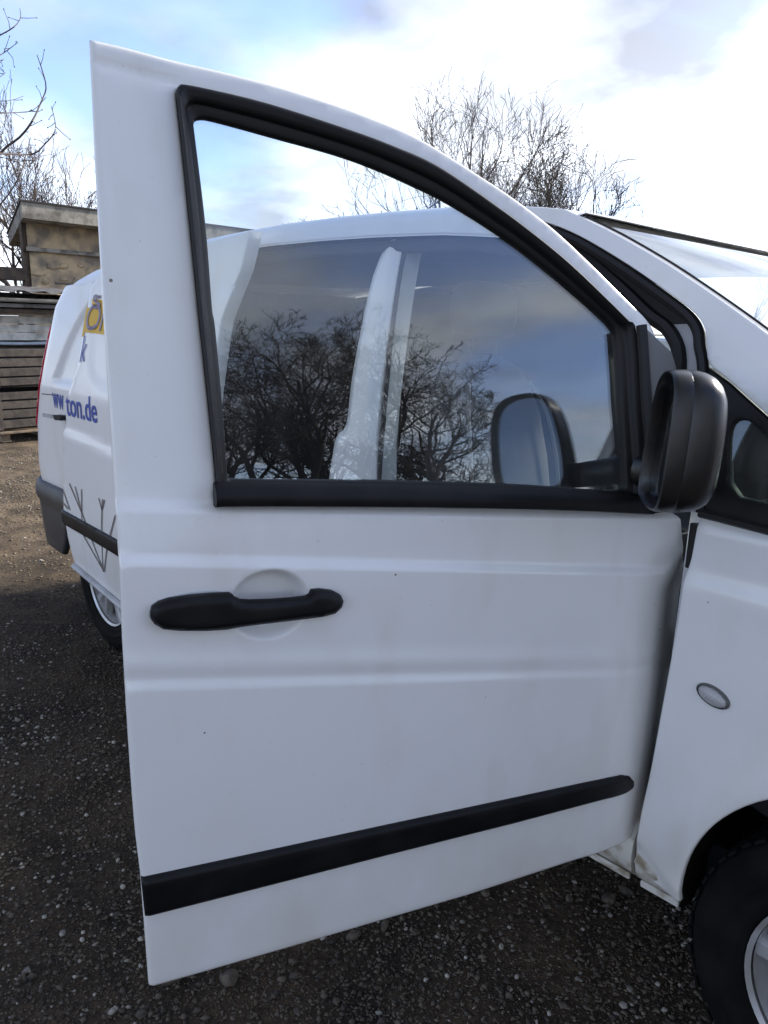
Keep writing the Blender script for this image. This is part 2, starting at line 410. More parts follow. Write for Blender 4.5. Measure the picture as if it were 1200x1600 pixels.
# ------------------------------------------------------------------ ground
def hash_noise(x, y, s, seed=0):
    """cheap smooth value noise"""
    r = np.random.default_rng(seed); T = r.random((64, 64))
    u = x/s; v = y/s; i = np.floor(u).astype(int); j = np.floor(v).astype(int); a = u-i; b = v-j
    a = a*a*(3-2*a); b = b*b*(3-2*b)
    g = lambda p, q: T[p % 64, q % 64]
    return (g(i, j)*(1-a)+g(i+1, j)*a)*(1-b)+(g(i, j+1)*(1-a)+g(i+1, j+1)*a)*b
def ground_z(x, y):
    x = np.asarray(x, float); y = np.asarray(y, float)
    z = .035*(hash_noise(x, y, 1.3, 1)-.5)+.022*(hash_noise(x, y, .37, 2)-.5)+.010*(hash_noise(x, y, .11, 3)-.5)
    far = np.clip((np.hypot(x, y)-25)/30, 0, 1)
    for wx, wy in ((0, -.83), (-3.2, -.83), (0, .83), (-3.2, .83)):   # ground pressed level under the tyres
        z = z*(1-np.exp(-((x-wx)**2+(y-wy)**2)/.06))
    return z*(1-far)-.004
def ground():
    a = np.concatenate([-np.geomspace(900, 9, 40), np.linspace(-8.8, 4, 430), np.geomspace(4.2, 900, 42)])
    b = np.concatenate([-np.geomspace(900, 4.2, 42), np.linspace(-4, 3, 240), np.geomspace(3.2, 900, 42)])
    X, Y = np.meshgrid(a, b, indexing='ij'); Z = ground_z(X, Y)
    V = np.stack([X, Y, Z], -1).reshape(-1, 3); n, m_ = len(a), len(b)
    i, j = np.meshgrid(np.arange(n-1), np.arange(m_-1), indexing='ij'); k = (i*m_+j).ravel()
    F = np.stack([k, k+m_, k+m_+1, k+1], 1)
    mt = bpy.data.materials.new('gravel_earth'); mt.use_nodes = True; t = mt.node_tree; bs = t.nodes['Principled BSDF']
    tcn = t.nodes.new('ShaderNodeTexCoord')
    def noise(s, d, r=.6):
        q = t.nodes.new('ShaderNodeTexNoise'); q.inputs['Scale'].default_value = s; q.inputs['Detail'].default_value = d; q.inputs['Roughness'].default_value = r
        t.links.new(tcn.outputs['Object'], q.inputs['Vector']); return q
    def ramp(q, lo, hi, c0, c1):
        r = t.nodes.new('ShaderNodeValToRGB'); r.color_ramp.elements[0].position = lo; r.color_ramp.elements[1].position = hi
        r.color_ramp.elements[0].color = (*c0, 1); r.color_ramp.elements[1].color = (*c1, 1); t.links.new(q, r.inputs[0]); return r
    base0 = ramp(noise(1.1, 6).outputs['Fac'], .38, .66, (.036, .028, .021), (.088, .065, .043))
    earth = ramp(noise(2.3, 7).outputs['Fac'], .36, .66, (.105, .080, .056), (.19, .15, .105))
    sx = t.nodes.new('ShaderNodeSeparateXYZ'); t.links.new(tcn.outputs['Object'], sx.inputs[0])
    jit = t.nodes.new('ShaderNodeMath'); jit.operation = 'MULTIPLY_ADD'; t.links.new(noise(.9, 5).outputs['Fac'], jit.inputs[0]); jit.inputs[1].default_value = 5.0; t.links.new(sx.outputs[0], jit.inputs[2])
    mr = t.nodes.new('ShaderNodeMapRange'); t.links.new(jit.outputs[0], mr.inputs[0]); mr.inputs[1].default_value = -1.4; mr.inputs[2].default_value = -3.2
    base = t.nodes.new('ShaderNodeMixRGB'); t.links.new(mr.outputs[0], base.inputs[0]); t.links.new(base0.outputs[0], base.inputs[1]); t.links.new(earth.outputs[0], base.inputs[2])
    patch = ramp(noise(3.4, 7, .62).outputs['Fac'], .38, .64, (.55, .54, .53), (1.45, 1.42, 1.36))
    pm = t.nodes.new('ShaderNodeMixRGB'); pm.blend_type = 'MULTIPLY'; pm.inputs[0].default_value = 1; t.links.new(base.outputs[0], pm.inputs[1]); t.links.new(patch.outputs[0], pm.inputs[2]); base = pm
    fine = ramp(noise(55, 8, .75).outputs['Fac'], .36, .68, (.35, .35, .37), (1.6, 1.55, 1.45))
    mu = t.nodes.new('ShaderNodeMixRGB'); mu.blend_type = 'MULTIPLY'; mu.inputs[0].default_value = 1
    t.links.new(base.outputs[0], mu.inputs[1]); t.links.new(fine.outputs[0], mu.inputs[2])
    vo = t.nodes.new('ShaderNodeTexVoronoi'); vo.inputs['Scale'].default_value = 75; t.links.new(tcn.outputs['Object'], vo.inputs['Vector'])
    sp = ramp(vo.outputs['Distance'], .12, .24, (1, 1, 1), (0, 0, 0))
    rnd = t.nodes.new('ShaderNodeSeparateColor'); t.links.new(vo.outputs['Color'], rnd.inputs[0])
    gate = ramp(rnd.outputs[0], .80, .84, (0, 0, 0), (1, 1, 1))
    mk_ = t.nodes.new('ShaderNodeMath'); mk_.operation = 'MULTIPLY'; t.links.new(sp.outputs[0], mk_.inputs[0]); t.links.new(gate.outputs[0], mk_.inputs[1])
    mx = t.nodes.new('ShaderNodeMixRGB'); t.links.new(mk_.outputs[0], mx.inputs[0]); t.links.new(mu.outputs[0], mx.inputs[1]); mx.inputs[2].default_value = (.19, .175, .15, 1)
    t.links.new(mx.outputs[0], bs.inputs['Base Color']); bs.inputs['Roughness'].default_value = .9; bs.inputs['Specular IOR Level'].default_value = .25
    bp = t.nodes.new('ShaderNodeBump'); bp.inputs['Strength'].default_value = .9; bp.inputs['Distance'].default_value = .012
    t.links.new(noise(90, 8, .7).outputs['Fac'], bp.inputs['Height']); t.links.new(bp.outputs[0], bs.inputs['Normal'])
    MATS['gravel_earth'] = mt
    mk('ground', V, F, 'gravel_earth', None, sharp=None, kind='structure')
ground()
OCT = np.array([[1, 0, 0], [-1, 0, 0], [0, 1, 0], [0, -1, 0], [0, 0, 1], [0, 0, -1]], float)
OCTF = np.array([[0, 2, 4], [2, 1, 4], [1, 3, 4], [3, 0, 4], [2, 0, 5], [1, 2, 5], [3, 1, 5], [0, 3, 5]])
ICO_P = (1+5**.5)/2
ICO = np.array([[-1, ICO_P, 0], [1, ICO_P, 0], [-1, -ICO_P, 0], [1, -ICO_P, 0], [0, -1, ICO_P], [0, 1, ICO_P], [0, -1, -ICO_P], [0, 1, -ICO_P],
                [ICO_P, 0, -1], [ICO_P, 0, 1], [-ICO_P, 0, -1], [-ICO_P, 0, 1]])/math.hypot(1, ICO_P)
ICOF = np.array([[0, 11, 5], [0, 5, 1], [0, 1, 7], [0, 7, 10], [0, 10, 11], [1, 5, 9], [5, 11, 4], [11, 10, 2], [10, 7, 6], [7, 1, 8],
                 [3, 9, 4], [3, 4, 2], [3, 2, 6], [3, 6, 8], [3, 8, 9], [4, 9, 5], [2, 4, 11], [6, 2, 10], [8, 6, 7], [9, 8, 1]])
def pebbles(name, n, xr, yr, size, mat, base, bf, label, seed, clump=None):
    r = np.random.default_rng(seed)
    x = r.uniform(*xr, n); y = r.uniform(*yr, n)
    if clump:
        k = hash_noise(x, y, clump, seed) > r.uniform(.2, .75, n); x, y = x[k], y[k]; n = len(x)
    s = np.minimum(np.exp(r.normal(math.log(size), .42, n)), size*2.4)
    sh = r.uniform(.55, 1.25, (n, 1, 3))*s[:, None, None]; sh[:, :, 2] *= .6
    V = base[None]*sh*r.uniform(.75, 1.2, (n, len(base), 1))
    a = r.uniform(0, 2*math.pi, n); c, sn = np.cos(a)[:, None], np.sin(a)[:, None]
    X = V[:, :, 0]*c-V[:, :, 1]*sn; Y = V[:, :, 0]*sn+V[:, :, 1]*c
    V[:, :, 0] = X+x[:, None]; V[:, :, 1] = Y+y[:, None]; V[:, :, 2] += (ground_z(x, y)+s*.18)[:, None]
    F = (bf[None]+(np.arange(n)*len(base))[:, None, None]).reshape(-1, 3); V = V.reshape(-1, 3)
    me = bpy.data.meshes.new(name); me.vertices.add(len(V)); me.vertices.foreach_set('co', V.ravel())
    me.loops.add(len(F)*3); me.loops.foreach_set('vertex_index', F.ravel().astype(np.int32))
    me.polygons.add(len(F)); me.polygons.foreach_set('loop_start', (np.arange(len(F))*3).astype(np.int32))
    me.polygons.foreach_set('loop_total', np.full(len(F), 3, np.int32)); me.update(); me.validate()
    me.materials.append(MATS[mat]); o = bpy.data.objects.new(name, me); COL.objects.link(o)
    set_props(o, label, 'gravel', None, 'stuff')
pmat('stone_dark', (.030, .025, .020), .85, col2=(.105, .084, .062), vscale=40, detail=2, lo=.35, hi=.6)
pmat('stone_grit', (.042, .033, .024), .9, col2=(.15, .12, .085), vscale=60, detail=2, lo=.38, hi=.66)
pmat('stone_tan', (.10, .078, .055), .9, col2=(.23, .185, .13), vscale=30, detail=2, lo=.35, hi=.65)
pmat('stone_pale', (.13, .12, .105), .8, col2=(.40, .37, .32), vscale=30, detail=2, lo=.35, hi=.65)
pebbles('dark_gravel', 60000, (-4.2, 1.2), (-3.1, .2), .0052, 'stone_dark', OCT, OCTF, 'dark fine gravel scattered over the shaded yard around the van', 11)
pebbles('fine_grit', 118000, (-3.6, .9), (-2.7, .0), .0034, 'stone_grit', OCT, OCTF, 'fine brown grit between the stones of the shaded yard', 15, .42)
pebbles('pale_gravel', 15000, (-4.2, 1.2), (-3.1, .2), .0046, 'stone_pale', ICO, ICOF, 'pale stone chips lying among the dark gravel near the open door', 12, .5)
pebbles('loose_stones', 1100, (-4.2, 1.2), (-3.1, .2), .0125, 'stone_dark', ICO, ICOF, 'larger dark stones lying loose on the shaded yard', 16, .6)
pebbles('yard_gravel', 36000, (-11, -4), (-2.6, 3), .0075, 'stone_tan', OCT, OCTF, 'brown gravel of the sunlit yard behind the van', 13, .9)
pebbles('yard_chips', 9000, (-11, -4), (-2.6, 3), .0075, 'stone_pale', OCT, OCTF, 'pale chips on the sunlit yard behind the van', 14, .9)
# ------------------------------------------------------------------ the van
VAN = empty('delivery_van', (-1.6, 0, 0), label='white panel van with its front passenger door wide open and sliding door pushed back', category='van')

# --- open front door: hinge frame
ANG = 1.2202; HINGE = np.array([-.4623, SIDE_Y, 0.0])
DD = np.array([-math.cos(ANG), -math.sin(ANG), 0.0]); DN = np.array([math.sin(ANG), -math.cos(ANG), 0.0])
def dworld(s, o, z):
    s = np.asarray(s, float); return HINGE+DD*s[..., None]+DN*np.asarray(o, float)[..., None]+np.stack([0*s, 0*s, np.asarray(z, float)+0*s], -1)
def dpt(s, o, z): return HINGE+DD*s+DN*o+np.array([0, 0, z])
def door_base(s, z):
    """relief of the door skin without cup and top crease"""
    s = np.asarray(s, float); z = np.asarray(z, float)
    zb = 1.195+.085*s; z1 = 1.081+.12*s; z2 = .867+.138*s
    o = -lean(z)-.016*smooth01(zb-.024, zb-.006, z)-.013*smooth01(z1-.022, z1-.004, z)
    f2 = .45+.55*smooth01(.1, .6, s)
    o = o-.0068*f2*smooth01(z2-.024, z2-.004, z)+.0042*f2*np.exp(-((z-z2-.018)/.019)**2)
    o = o-.06*np.maximum(0, .80-z)**2
    return o-.022*(np.clip(.11-s, 0, .2)/.11)**2*smooth01(1.14, 1.0, z)
def Dpx(px, py, o=0.0):
    z = 1.2; s = .5
    for _ in range(40):
        Q = on_plane(px, py, HINGE+DN*(o+float(door_base(s, z))), DN); z = Q[2]; s = .5*s+.5*float((Q-HINGE) @ DD)
    return np.array([(Q-HINGE) @ DD, Q[2]])
def D(L_): return np.array([Dpx(*q) for q in L_])
CUP_C = Dpx(200+700/3.158, 860+268/3.158); _a = Dpx(200+895/3.158, 860+230/3.158); _b = Dpx(200+690/3.158, 860+96/3.158)
CUP_A = abs(_a[0]-CUP_C[0]); CUP_B = abs(_b[1]-CUP_C[1])
T0, T1 = Dpx(140, 93), Dpx(275, 128)
def door_off(s, z):
    s = np.asarray(s, float); z = np.asarray(z, float); o = door_base(s, z)
    zt = T0[1]+(T1[1]-T0[1])*(s-T0[0])/(T1[0]-T0[0])
    o = o-.0045*np.exp(-((z-zt)/.007)**2)*smooth01(T1[0]-.03, T1[0]+.01, s)
    r2 = ((s-CUP_C[0])/CUP_A)**2+((z-CUP_C[1])/CUP_B)**2
    return o-.032*smooth01(1.03, .72, np.sqrt(r2))
def door_map(extra=0.0):
    return lambda P, ins: dworld(P[:, 0], door_off(P[:, 0], P[:, 1])+extra-ins, P[:, 1])

top_px = [(140, 60), (195, 72.5), (275, 94), (335, 107.5), (420, 129), (480, 147), (540, 167), (600, 190), (650, 212), (700, 241), (750, 273), (790, 299), (826, 325),
          (871, 361), (924, 411), (978, 465), (1010, 497), (1023, 518), (1031, 547), (1038, 575)]
right_px = [(1044, 640), (1046, 780), (1053, 801), (1065, 811), (1068, 840), (1069, 867), (1076, 885), (1076, 920), (1062, 1040), (1040, 1150), (1015, 1250), (998, 1296), (980, 1314), (955, 1327)]
bot_px = [(900, 1345), (732, 1400), (592, 1441), (463, 1479), (300, 1526), (240, 1543), (233, 1542)]
left_px = [(220, 1370), (210, 1283), (198, 1110), (190, 960), (186, 870), (180, 785), (172, 650), (163, 503), (155, 362), (149, 250), (145, 165)]
tp = catmull(D(top_px), 5); rp = catmull(D(right_px), 3); bp_ = D(bot_px); lp = catmull(D(left_px), 4)
door_outline = np.vstack([tp, rp, bp_, lp])
# window surround: four matching sides of the outer trim line and of the visible glass edge
SEAL = [[(275.5, 148), (279, 139), (288, 137.5), (327, 145), (395, 161), (460, 180), (560, 213), (610, 232), (660, 253), (700, 276), (760, 317), (820, 361), (883, 412), (947, 473), (976, 502)],
        [(976, 502), (986, 512), (992, 585), (996, 648), (1003, 730), (1005, 790)],
        [(1005, 790), (990, 796), (720, 789.5), (500, 788), (350, 787.5), (338, 786)],
        [(338, 786), (336, 770), (338, 750), (325, 620), (310, 480), (290, 280), (275.5, 148)]]
GLS = [[(303, 194), (305.5, 187), (312, 184.5), (327, 185), (377, 198), (427, 212), (527, 240), (593, 264), (660, 294), (700, 314), (760, 350), (820, 391), (883, 441), (940, 490), (957, 507)],
       [(957, 507), (964, 519), (968, 538), (972, 585), (976, 660), (981, 755), (980, 766)],
       [(980, 766), (957, 768), (800, 758), (640, 753), (500, 751.5), (361, 750)],
       [(361, 750), (356, 742), (350, 657), (337, 513), (332, 480), (322, 353), (303, 194)]]
def resample(P, n):
    P = np.asarray(P); L_ = np.r_[0, np.cumsum(np.linalg.norm(np.diff(P, axis=0), axis=1))]; t = np.linspace(0, L_[-1], n, endpoint=False)
    return np.stack([np.interp(t, L_, P[:, k]) for k in (0, 1)], 1)
NS = (130, 44, 100, 90)
seal_outer = np.vstack([resample(catmull(D(a), 6), n) for a, n in zip(SEAL, NS)])
glass_outer = np.vstack([resample(catmull(D(a), 6), n) for a, n in zip(GLS, NS)])
th_ = np.linspace(0, 2*math.pi, 40, endpoint=False)
cup_extra = np.vstack([np.stack([CUP_C[0]+CUP_A*k*np.cos(th_), CUP_C[1]+CUP_B*k*np.sin(th_)], 1) for k in (.3, .5, .64, .70, .76, .82, .88, .94, 1.0, 1.05, 1.12)])
# extra rows of points across the creases
cre = []
for dz in (-.014, -.007, 0, .007, .014):
    ss = np.arange(T1[0], T0[0], .012); cre.append(np.stack([ss, T0[1]+(T1[1]-T0[1])*(ss-T0[0])/(T1[0]-T0[0])+dz], 1))
for z0, sl, w_ in ((1.195, .085, .04), (1.081, .12, .04), (.867, .138, .045)):
    for dz in np.linspace(-.030, .006 if z0 > 1 else .054, 12 if z0 > 1 else 24):
        ss = np.arange(-.02, 1.02, .012); cre.append(np.stack([ss, z0+sl*ss+dz], 1))
def door_avoid(G):
    s, z = G[:, 0], G[:, 1]; r = ((s-CUP_C[0])/CUP_A)**2+((z-CUP_C[1])/CUP_B)**2 < 1.35
    for z0, sl, hi_z in ((1.195, .085, .010), (1.081, .12, .010), (.867, .138, .058)):
        d = z-(z0+sl*s); r |= (d > -.034) & (d < hi_z)
    return r
DOOR = panel('front_door', door_outline, door_map(), 'white_paint', VAN, holes=[seal_outer], h=.0150, thick=.016, roll=.006, extra=np.vstack([cup_extra]+[c[((c[:, 0]-CUP_C[0])/CUP_A)**2+((c[:, 1]-CUP_C[1])/CUP_B)**2 > 1.3] for c in cre]), avoid=door_avoid,
             label='open front passenger door with black window trim and black handle')

# rubber surround of the window: a lip at the paint, a step down to the pane
ST = [(-.05, -.022), (-.05, -.004), (0, .0015), (.07, .004), (.16, .003), (.30, .000), (.44, -.002), (.50, -.006), (.56, -.013), (.66, -.0145), (.90, -.016), (1.0, -.020), (1.0, -.034)]
rws = []
for t, o_ in ST:
    P = seal_outer+(glass_outer-seal_outer)*t; zl = P[:, 1]
    edge_o = door_base(P[:, 0], np.maximum(P[:, 1], 1.30))+0*zl
    rws.append(dworld(P[:, 0], -lean(zl)-.020+o_, zl))
n_ = len(seal_outer); k_ = len(ST); A = np.vstack(rws)
mk('window_seal', A, [(i*n_+j, (i+1)*n_+j, (i+1)*n_+(j+1) % n_, i*n_+(j+1) % n_) for i in range(k_-1) for j in range(n_)], 'black_rubber', DOOR, sharp=60)
# pane, slightly larger than the opening, 4 mm thick
gc = glass_outer.mean(0); gbig = glass_outer+(glass_outer-gc)/np.linalg.norm(glass_outer-gc, axis=1)[:, None]*.006
panel('door_window', gbig, lambda P, ins: dworld(P[:, 0], -lean(P[:, 1])-.046-ins, P[:, 1]), 'door_glass', DOOR, h=.03, thick=.004)
# belt moulding below the glass
bm = catmull(D([(331, 770), (345, 769), (420, 769), (500, 770), (640, 772), (800, 776), (900, 780), (1006, 786)]), 4)
V = []; prof = [(-.020, .016), (-.012, .020), (.000, .014), (.007, .004), (.009, -.006), (.006, -.015), (-.004, -.018), (-.020, -.018)]
for (s_, z_) in bm:
    for (o_, dz) in prof: V.append(dpt(s_, o_-float(lean(z_))-.006, z_+dz*1.0))
k_ = len(prof); F = [(i*k_+j, i*k_+(j+1) % k_, (i+1)*k_+(j+1) % k_, (i+1)*k_+j) for i in range(len(bm)-1) for j in range(k_)]
F += [tuple(range(k_)), tuple((len(bm)-1)*k_+j for j in range(k_))[::-1]]
mk('belt_moulding', V, F, 'black_plastic', DOOR, sharp=50)
# vertical divider in front of the pane and grey mirror triangle
tri = D([(989, 511), (996, 517), (1030, 549), (1037, 572), (1040, 640), (1040, 700), (1010, 690), (1003, 665), (997, 600), (993, 560)])
panel('mirror_triangle', tri, lambda P, ins: dworld(P[:, 0], -lean(P[:, 1])+.004-ins, P[:, 1]), 'grey_plastic', DOOR, h=.015, thick=.014, roll=.004)
dv = D([(985, 508), (989, 560), (992, 620), (997, 680), (1003, 740), (1006, 790)])
mk('divider', *tube([dpt(s_, -float(lean(z_))-.001, z_) for s_, z_ in dv], .011, 8, flat=.8), 'black_rubber', DOOR)
# lower corner filler behind the mirror foot
cor = D([(1000, 690), (1040, 700), (1046, 790), (1000, 796)])
panel('mirror_base', cor, lambda P, ins: dworld(P[:, 0], -lean(P[:, 1])+.008-ins, P[:, 1]), 'black_plastic', DOOR, h=.02, thick=.014, roll=.004)
# side rub strip
mo = np.vstack([D([(220, 1370.5), (400, 1332), (600, 1289), (800, 1246.5), (900, 1225), (950, 1214.5)]), D([(970, 1210.5), (982, 1212), (988, 1219), (985, 1228), (974, 1236)]),
                D([(940, 1246), (800, 1283), (600, 1333), (400, 1384), (226, 1428)])])
def strip_map(P, ins): return dworld(P[:, 0], door_off(P[:, 0], P[:, 1])+.013-ins, P[:, 1])
panel('rub_strip', mo, strip_map, 'black_plastic', DOOR, h=.014, thick=.016, roll=.008)
# handle: solid grip from its own outline, domed, free of the cup in the middle
hz = [(108, 300), (115, 270), (150, 247), (200, 229), (300, 212), (400, 202), (492, 197), (508, 205), (520, 219), (545, 230), (590, 233), (700, 230), (800, 224), (868, 217), (886, 207), (897, 186), (940, 183), (1000, 192), (1040, 212),
      (1053, 240), (1045, 270), (1010, 300), (950, 313), (880, 320), (760, 332), (640, 345), (540, 358), (480, 370), (380, 378), (250, 380), (170, 375), (125, 350), (108, 322)]
hpoly = D([(200+a/3.158, 860+b/3.158) for a, b in hz])
hmid = .5*(hpoly.min(0)+hpoly.max(0)); hlen = hpoly[:, 0].max()-hpoly[:, 0].min()
def handle_map(P, ins):
    d = pdist(P, hpoly); dome = .008*np.sqrt(np.clip(1-(1-np.clip(d/.012, 0, 1))**2, 0, 1))
    o = -lean(P[:, 1])-.0095+.014+.008*(1-((P[:, 0]-hmid[0])/(hlen/2))**2)+dome
    return dworld(P[:, 0], np.where(ins > 0, o-dome-.012, o), P[:, 1])
panel('door_handle', hpoly, handle_map, 'black_plastic', DOOR, h=.006, thick=.012)
base = smooth_closed(D([(200+a/3.158, 860+b/3.158) for a, b in [(100, 300), (108, 268), (150, 238), (300, 203), (420, 195), (470, 200), (500, 260), (505, 340), (480, 378), (380, 388), (250, 390), (165, 384), (115, 355), (98, 325)]]), 1)
panel('handle_gasket', base, lambda P, ins: dworld(P[:, 0], -lean(P[:, 1])-.0095+.004-ins, P[:, 1]), 'flange_grey', DOOR, h=.012, thick=.012, roll=.003)
for cpx in ((1010, 245),):
    pads = smooth_closed(D([(200+a/3.158, 860+b/3.158) for a, b in [(895, 192), (1000, 198), (1045, 240), (1000, 295), (900, 312), (880, 260)]]), 1)
    panel('handle_foot', pads, lambda P, ins: dworld(P[:, 0], -lean(P[:, 1])-.0095+.010-ins, P[:, 1]), 'black_plastic', DOOR, h=.012, thick=.014, roll=.003)
# inner trim of the door (faces the cabin side)
ci = door_outline.mean(0)
low = np.array([p for p in door_outline]); low = low[low[:, 1] < 1.19]
trim = np.array([[.05, .50], [1.0, .50], [1.0, 1.2], [.05, 1.13]])
panel('door_card', trim, lambda P, ins: dworld(P[:, 0], -.085-ins+0*P[:, 0], P[:, 1]), 'cabin_grey', DOOR, h=.06, thick=.03, roll=.01)

# --- outside mirror, swung part-way in towards the door: its face looks back along the window
PHI = .518; MW = np.array([math.sin(PHI), math.cos(PHI)]); MN = np.array([math.cos(PHI), -math.sin(PHI)])     # width and face directions in (s, o)
MI = np.array([.138, .055]); MWID = .175; ZB_, ZT = 1.242, 1.475; ZM = .5*(ZT+ZB_); ZH = .5*(ZT-ZB_); MD = .094/.128
def mirror():
    def outline(k=1.0, kk=1.0, c=(.5, 0.0)):
        pts = [(.02, -.93), (.25, -1.0), (.60, -1.0), (.84, -.95), (.96, -.80), (1.0, -.50), (1.0, .05), (.97, .50), (.90, .82), (.74, .98), (.52, 1.0), (.32, .95), (.17, .80), (.08, .45), (.03, 0), (.0, -.5)]
        P = smooth_closed(pts, 2); c = np.array(c); return c+(P-c)*np.array([k, kk])
    def put(P, b, twist=0.0):
        a = P[:, 0]*MWID; z = ZM+P[:, 1]*ZH; bb = b*MD-.05*(z-ZM)
        q = MI[None]+MW[None]*a[:, None]+MN[None]*bb[:, None]
        return dworld(q[:, 0], q[:, 1], z)
    n = len(outline())
    def lofted(name, secs, mat, cap=False, sharp=45):
        A = np.vstack([put(outline(k, kk, c), b) for b, k, kk, c in secs]); m_ = len(secs)
        F = [(i*n+j, i*n+(j+1) % n, (i+1)*n+(j+1) % n, (i+1)*n+j) for i in range(m_-1) for j in range(n)]
        if cap: F.append(tuple((m_-1)*n+j for j in range(n)))
        mk(name, A, F, mat, DOOR, sharp=sharp)
    C0 = (.5, 0.0); C1 = (.55, -.18)
    lofted('mirror_bezel', [(-.030, .86, .90, C0), (-.010, .88, .92, C0), (.000, .915, .94, C0), (.003, .95, .965, C0), (.000, .99, .99, C0), (-.006, 1.0, 1.0, C0), (-.034, 1.005, 1.005, C0), (-.037, .995, .995, C0)], 'mirror_plastic')
    lofted('mirror_housing', [(-.037, .985, .985, C0), (-.040, 1.0, 1.0, C0), (-.055, 1.0, 1.0, C0), (-.075, .985, .975, C1), (-.092, .95, .93, C1), (-.106, .88, .86, C1), (-.116, .77, .76, C1), (-.123, .60, .60, C1), (-.127, .38, .38, C1), (-.128, .12, .12, C1)], 'mirror_plastic', True, 70)
    P = outline(.87, .91); A = np.vstack([put(P, -.020), put(P, -.026)])
    mk('mirror_glass', A, [tuple(range(n))[::-1], tuple(range(n, 2*n))]+[(j, (j+1) % n, n+(j+1) % n, n+j) for j in range(n)], 'mirror_silver', DOOR, smooth=False)
    f0 = MI+MW*.045-MN*.05
    mk('mirror_arm', *tube([dpt(.07, -.03, ZB_+.030), dpt(.072, .0, ZB_+.030), dpt(f0[0]-.01, f0[1]-.02, ZB_+.032), dpt(*(f0+MW*.05), ZB_+.036)], [.030, .029, .026, .022], 14, flat=.7), 'mirror_plastic', DOOR)
mirror()

# --- body side skins ------------------------------------------------------------
ZB, ZC1 = 1.205, S(98, 667, -.11)[1]
def body_off(X, z):
    """outboard relief of the side skin: belt ledge and shoulder crease running the length of the van"""
    X = np.asarray(X, float); sl = .10*np.maximum(-1.7, np.minimum(0, X+.45))
    zb = 1.195-sl*.85; z1 = 1.081-sl*1.1+.0*X
    return -.012*smooth01(zb-.03, zb, z)-.010*smooth01(z1-.030, z1, z)
def skin(extra=0.0, relief=True, sgn=1):
    def f(P, ins):
        X, z = P[:, 0], P[:, 1]; y = side_y(z)-(body_off(X, z) if relief else 0)-extra+ins
        return np.stack([X, sgn*y, z], 1)
    return f
def SP(L_, dy=0.0): return np.array([S(a, b, dy) for a, b in L_])

# front wing
wa = np.linspace(math.radians(184), math.radians(-4), 44); ARC = np.stack([.015+.372*np.cos(wa), .395+.372*np.sin(wa)], 1)
wing_edge = catmull(SP([(1089, 806), (1084, 825), (1075, 874), (1068, 898), (1062, 940), (1052, 1003), (1031, 1118), (1016, 1200), (1000, 1274), (989, 1335), (983, 1352)]), 3)
low_edge = SP([(1000, 1372), (1030, 1392), (1058, 1408)])
wing = np.vstack([wing_edge, low_edge, ARC, [[.42, .35], [.72, .36], [.80, .55], [.80, .80], [.62, .98], [.30, 1.09], [0, 1.155], [-.15, 1.175], [-.28, 1.185]]])
def wing_map(P, ins):
    X, z = P[:, 0], P[:, 1]; d = np.abs(np.hypot(X-.015, z-.395)-.372)
    y = side_y(z)-body_off(X, z)-.016*np.exp(-(d/.05)**2)+ins
    y = y+.030*(np.maximum(0, -.40-X)/.08)**2*(z < 1.2)*0
    y = y+.35*np.maximum(0, X-.45)**2+.25*np.maximum(0, z-1.10)*np.maximum(0, X+.3)
    # lower body folds under the fold line ahead of the sill
    fold = np.maximum(0, .455-(X+.47)*.55-z)
    y = y+.28*np.clip(fold, 0, .05)+.0*fold
    return np.stack([X, y, z], 1)
WING = panel('front_wing', wing, wing_map, 'white_paint', VAN, h=.018, thick=.014, roll=.005)
ic = S(1115, 1087); a_ = .035
iy = float(side_y(ic[1]))
iv = []; rings = [(1.0, 0), (.97, .006), (.85, .011), (.6, .014), (.3, .0155), (.02, .016)]
ti = math.radians(-17)
def indicator(rings, kx, kz):
    V = []; n = 32
    for r, o in rings:
        for t in np.linspace(0, 2*math.pi, n, endpoint=False):
            u, v = r*kx*math.cos(t), r*kz*math.sin(t); V.append((ic[0]+u*math.cos(ti)-v*math.sin(ti), iy-o, ic[1]+u*math.sin(ti)+v*math.cos(ti)))
    return np.array(V), [(i*n+j, i*n+(j+1) % n, (i+1)*n+(j+1) % n, (i+1)*n+j) for i in range(len(rings)-1) for j in range(n)]
mk('side_indicator', *indicator(rings, .031, .0165), 'lamp_clear', WING)
mk('indicator_rim', *indicator([(1.0, .000), (1.0, .005), (.93, .008), (.90, .004)], .0345, .0195), 'lamp_rim', WING)

# A pillar with the windscreen edge
ap_up = catmull(SP([(880, 326), (912, 341), (962, 366), (1023, 401), (1073, 433), (1137, 477), (1200, 523), (1290, 592), (1420, 700)], .02), 4)
ap_lo = catmull(SP([(1420, 850), (1290, 735), (1200, 651), (1137, 594), (1107, 569), (1102, 541), (1099, 515), (1083, 490), (1042, 458), (978, 414), (915, 376), (871, 355), (820, 338)], 0), 3)
apil = np.vstack([ap_up, ap_lo, SP([(815, 324)], .03)])
def apil_map(P, ins):
    z = P[:, 1]; du = pdist(P, np.vstack([ap_up, ap_up[::-1]]))
    y = side_y(z)+.022*np.exp(-(du/.03)**2)+ins
    return np.stack([P[:, 0], y, z], 1)
panel('a_pillar', apil, apil_map, 'white_paint', VAN, h=.018, thick=.03, roll=.006)
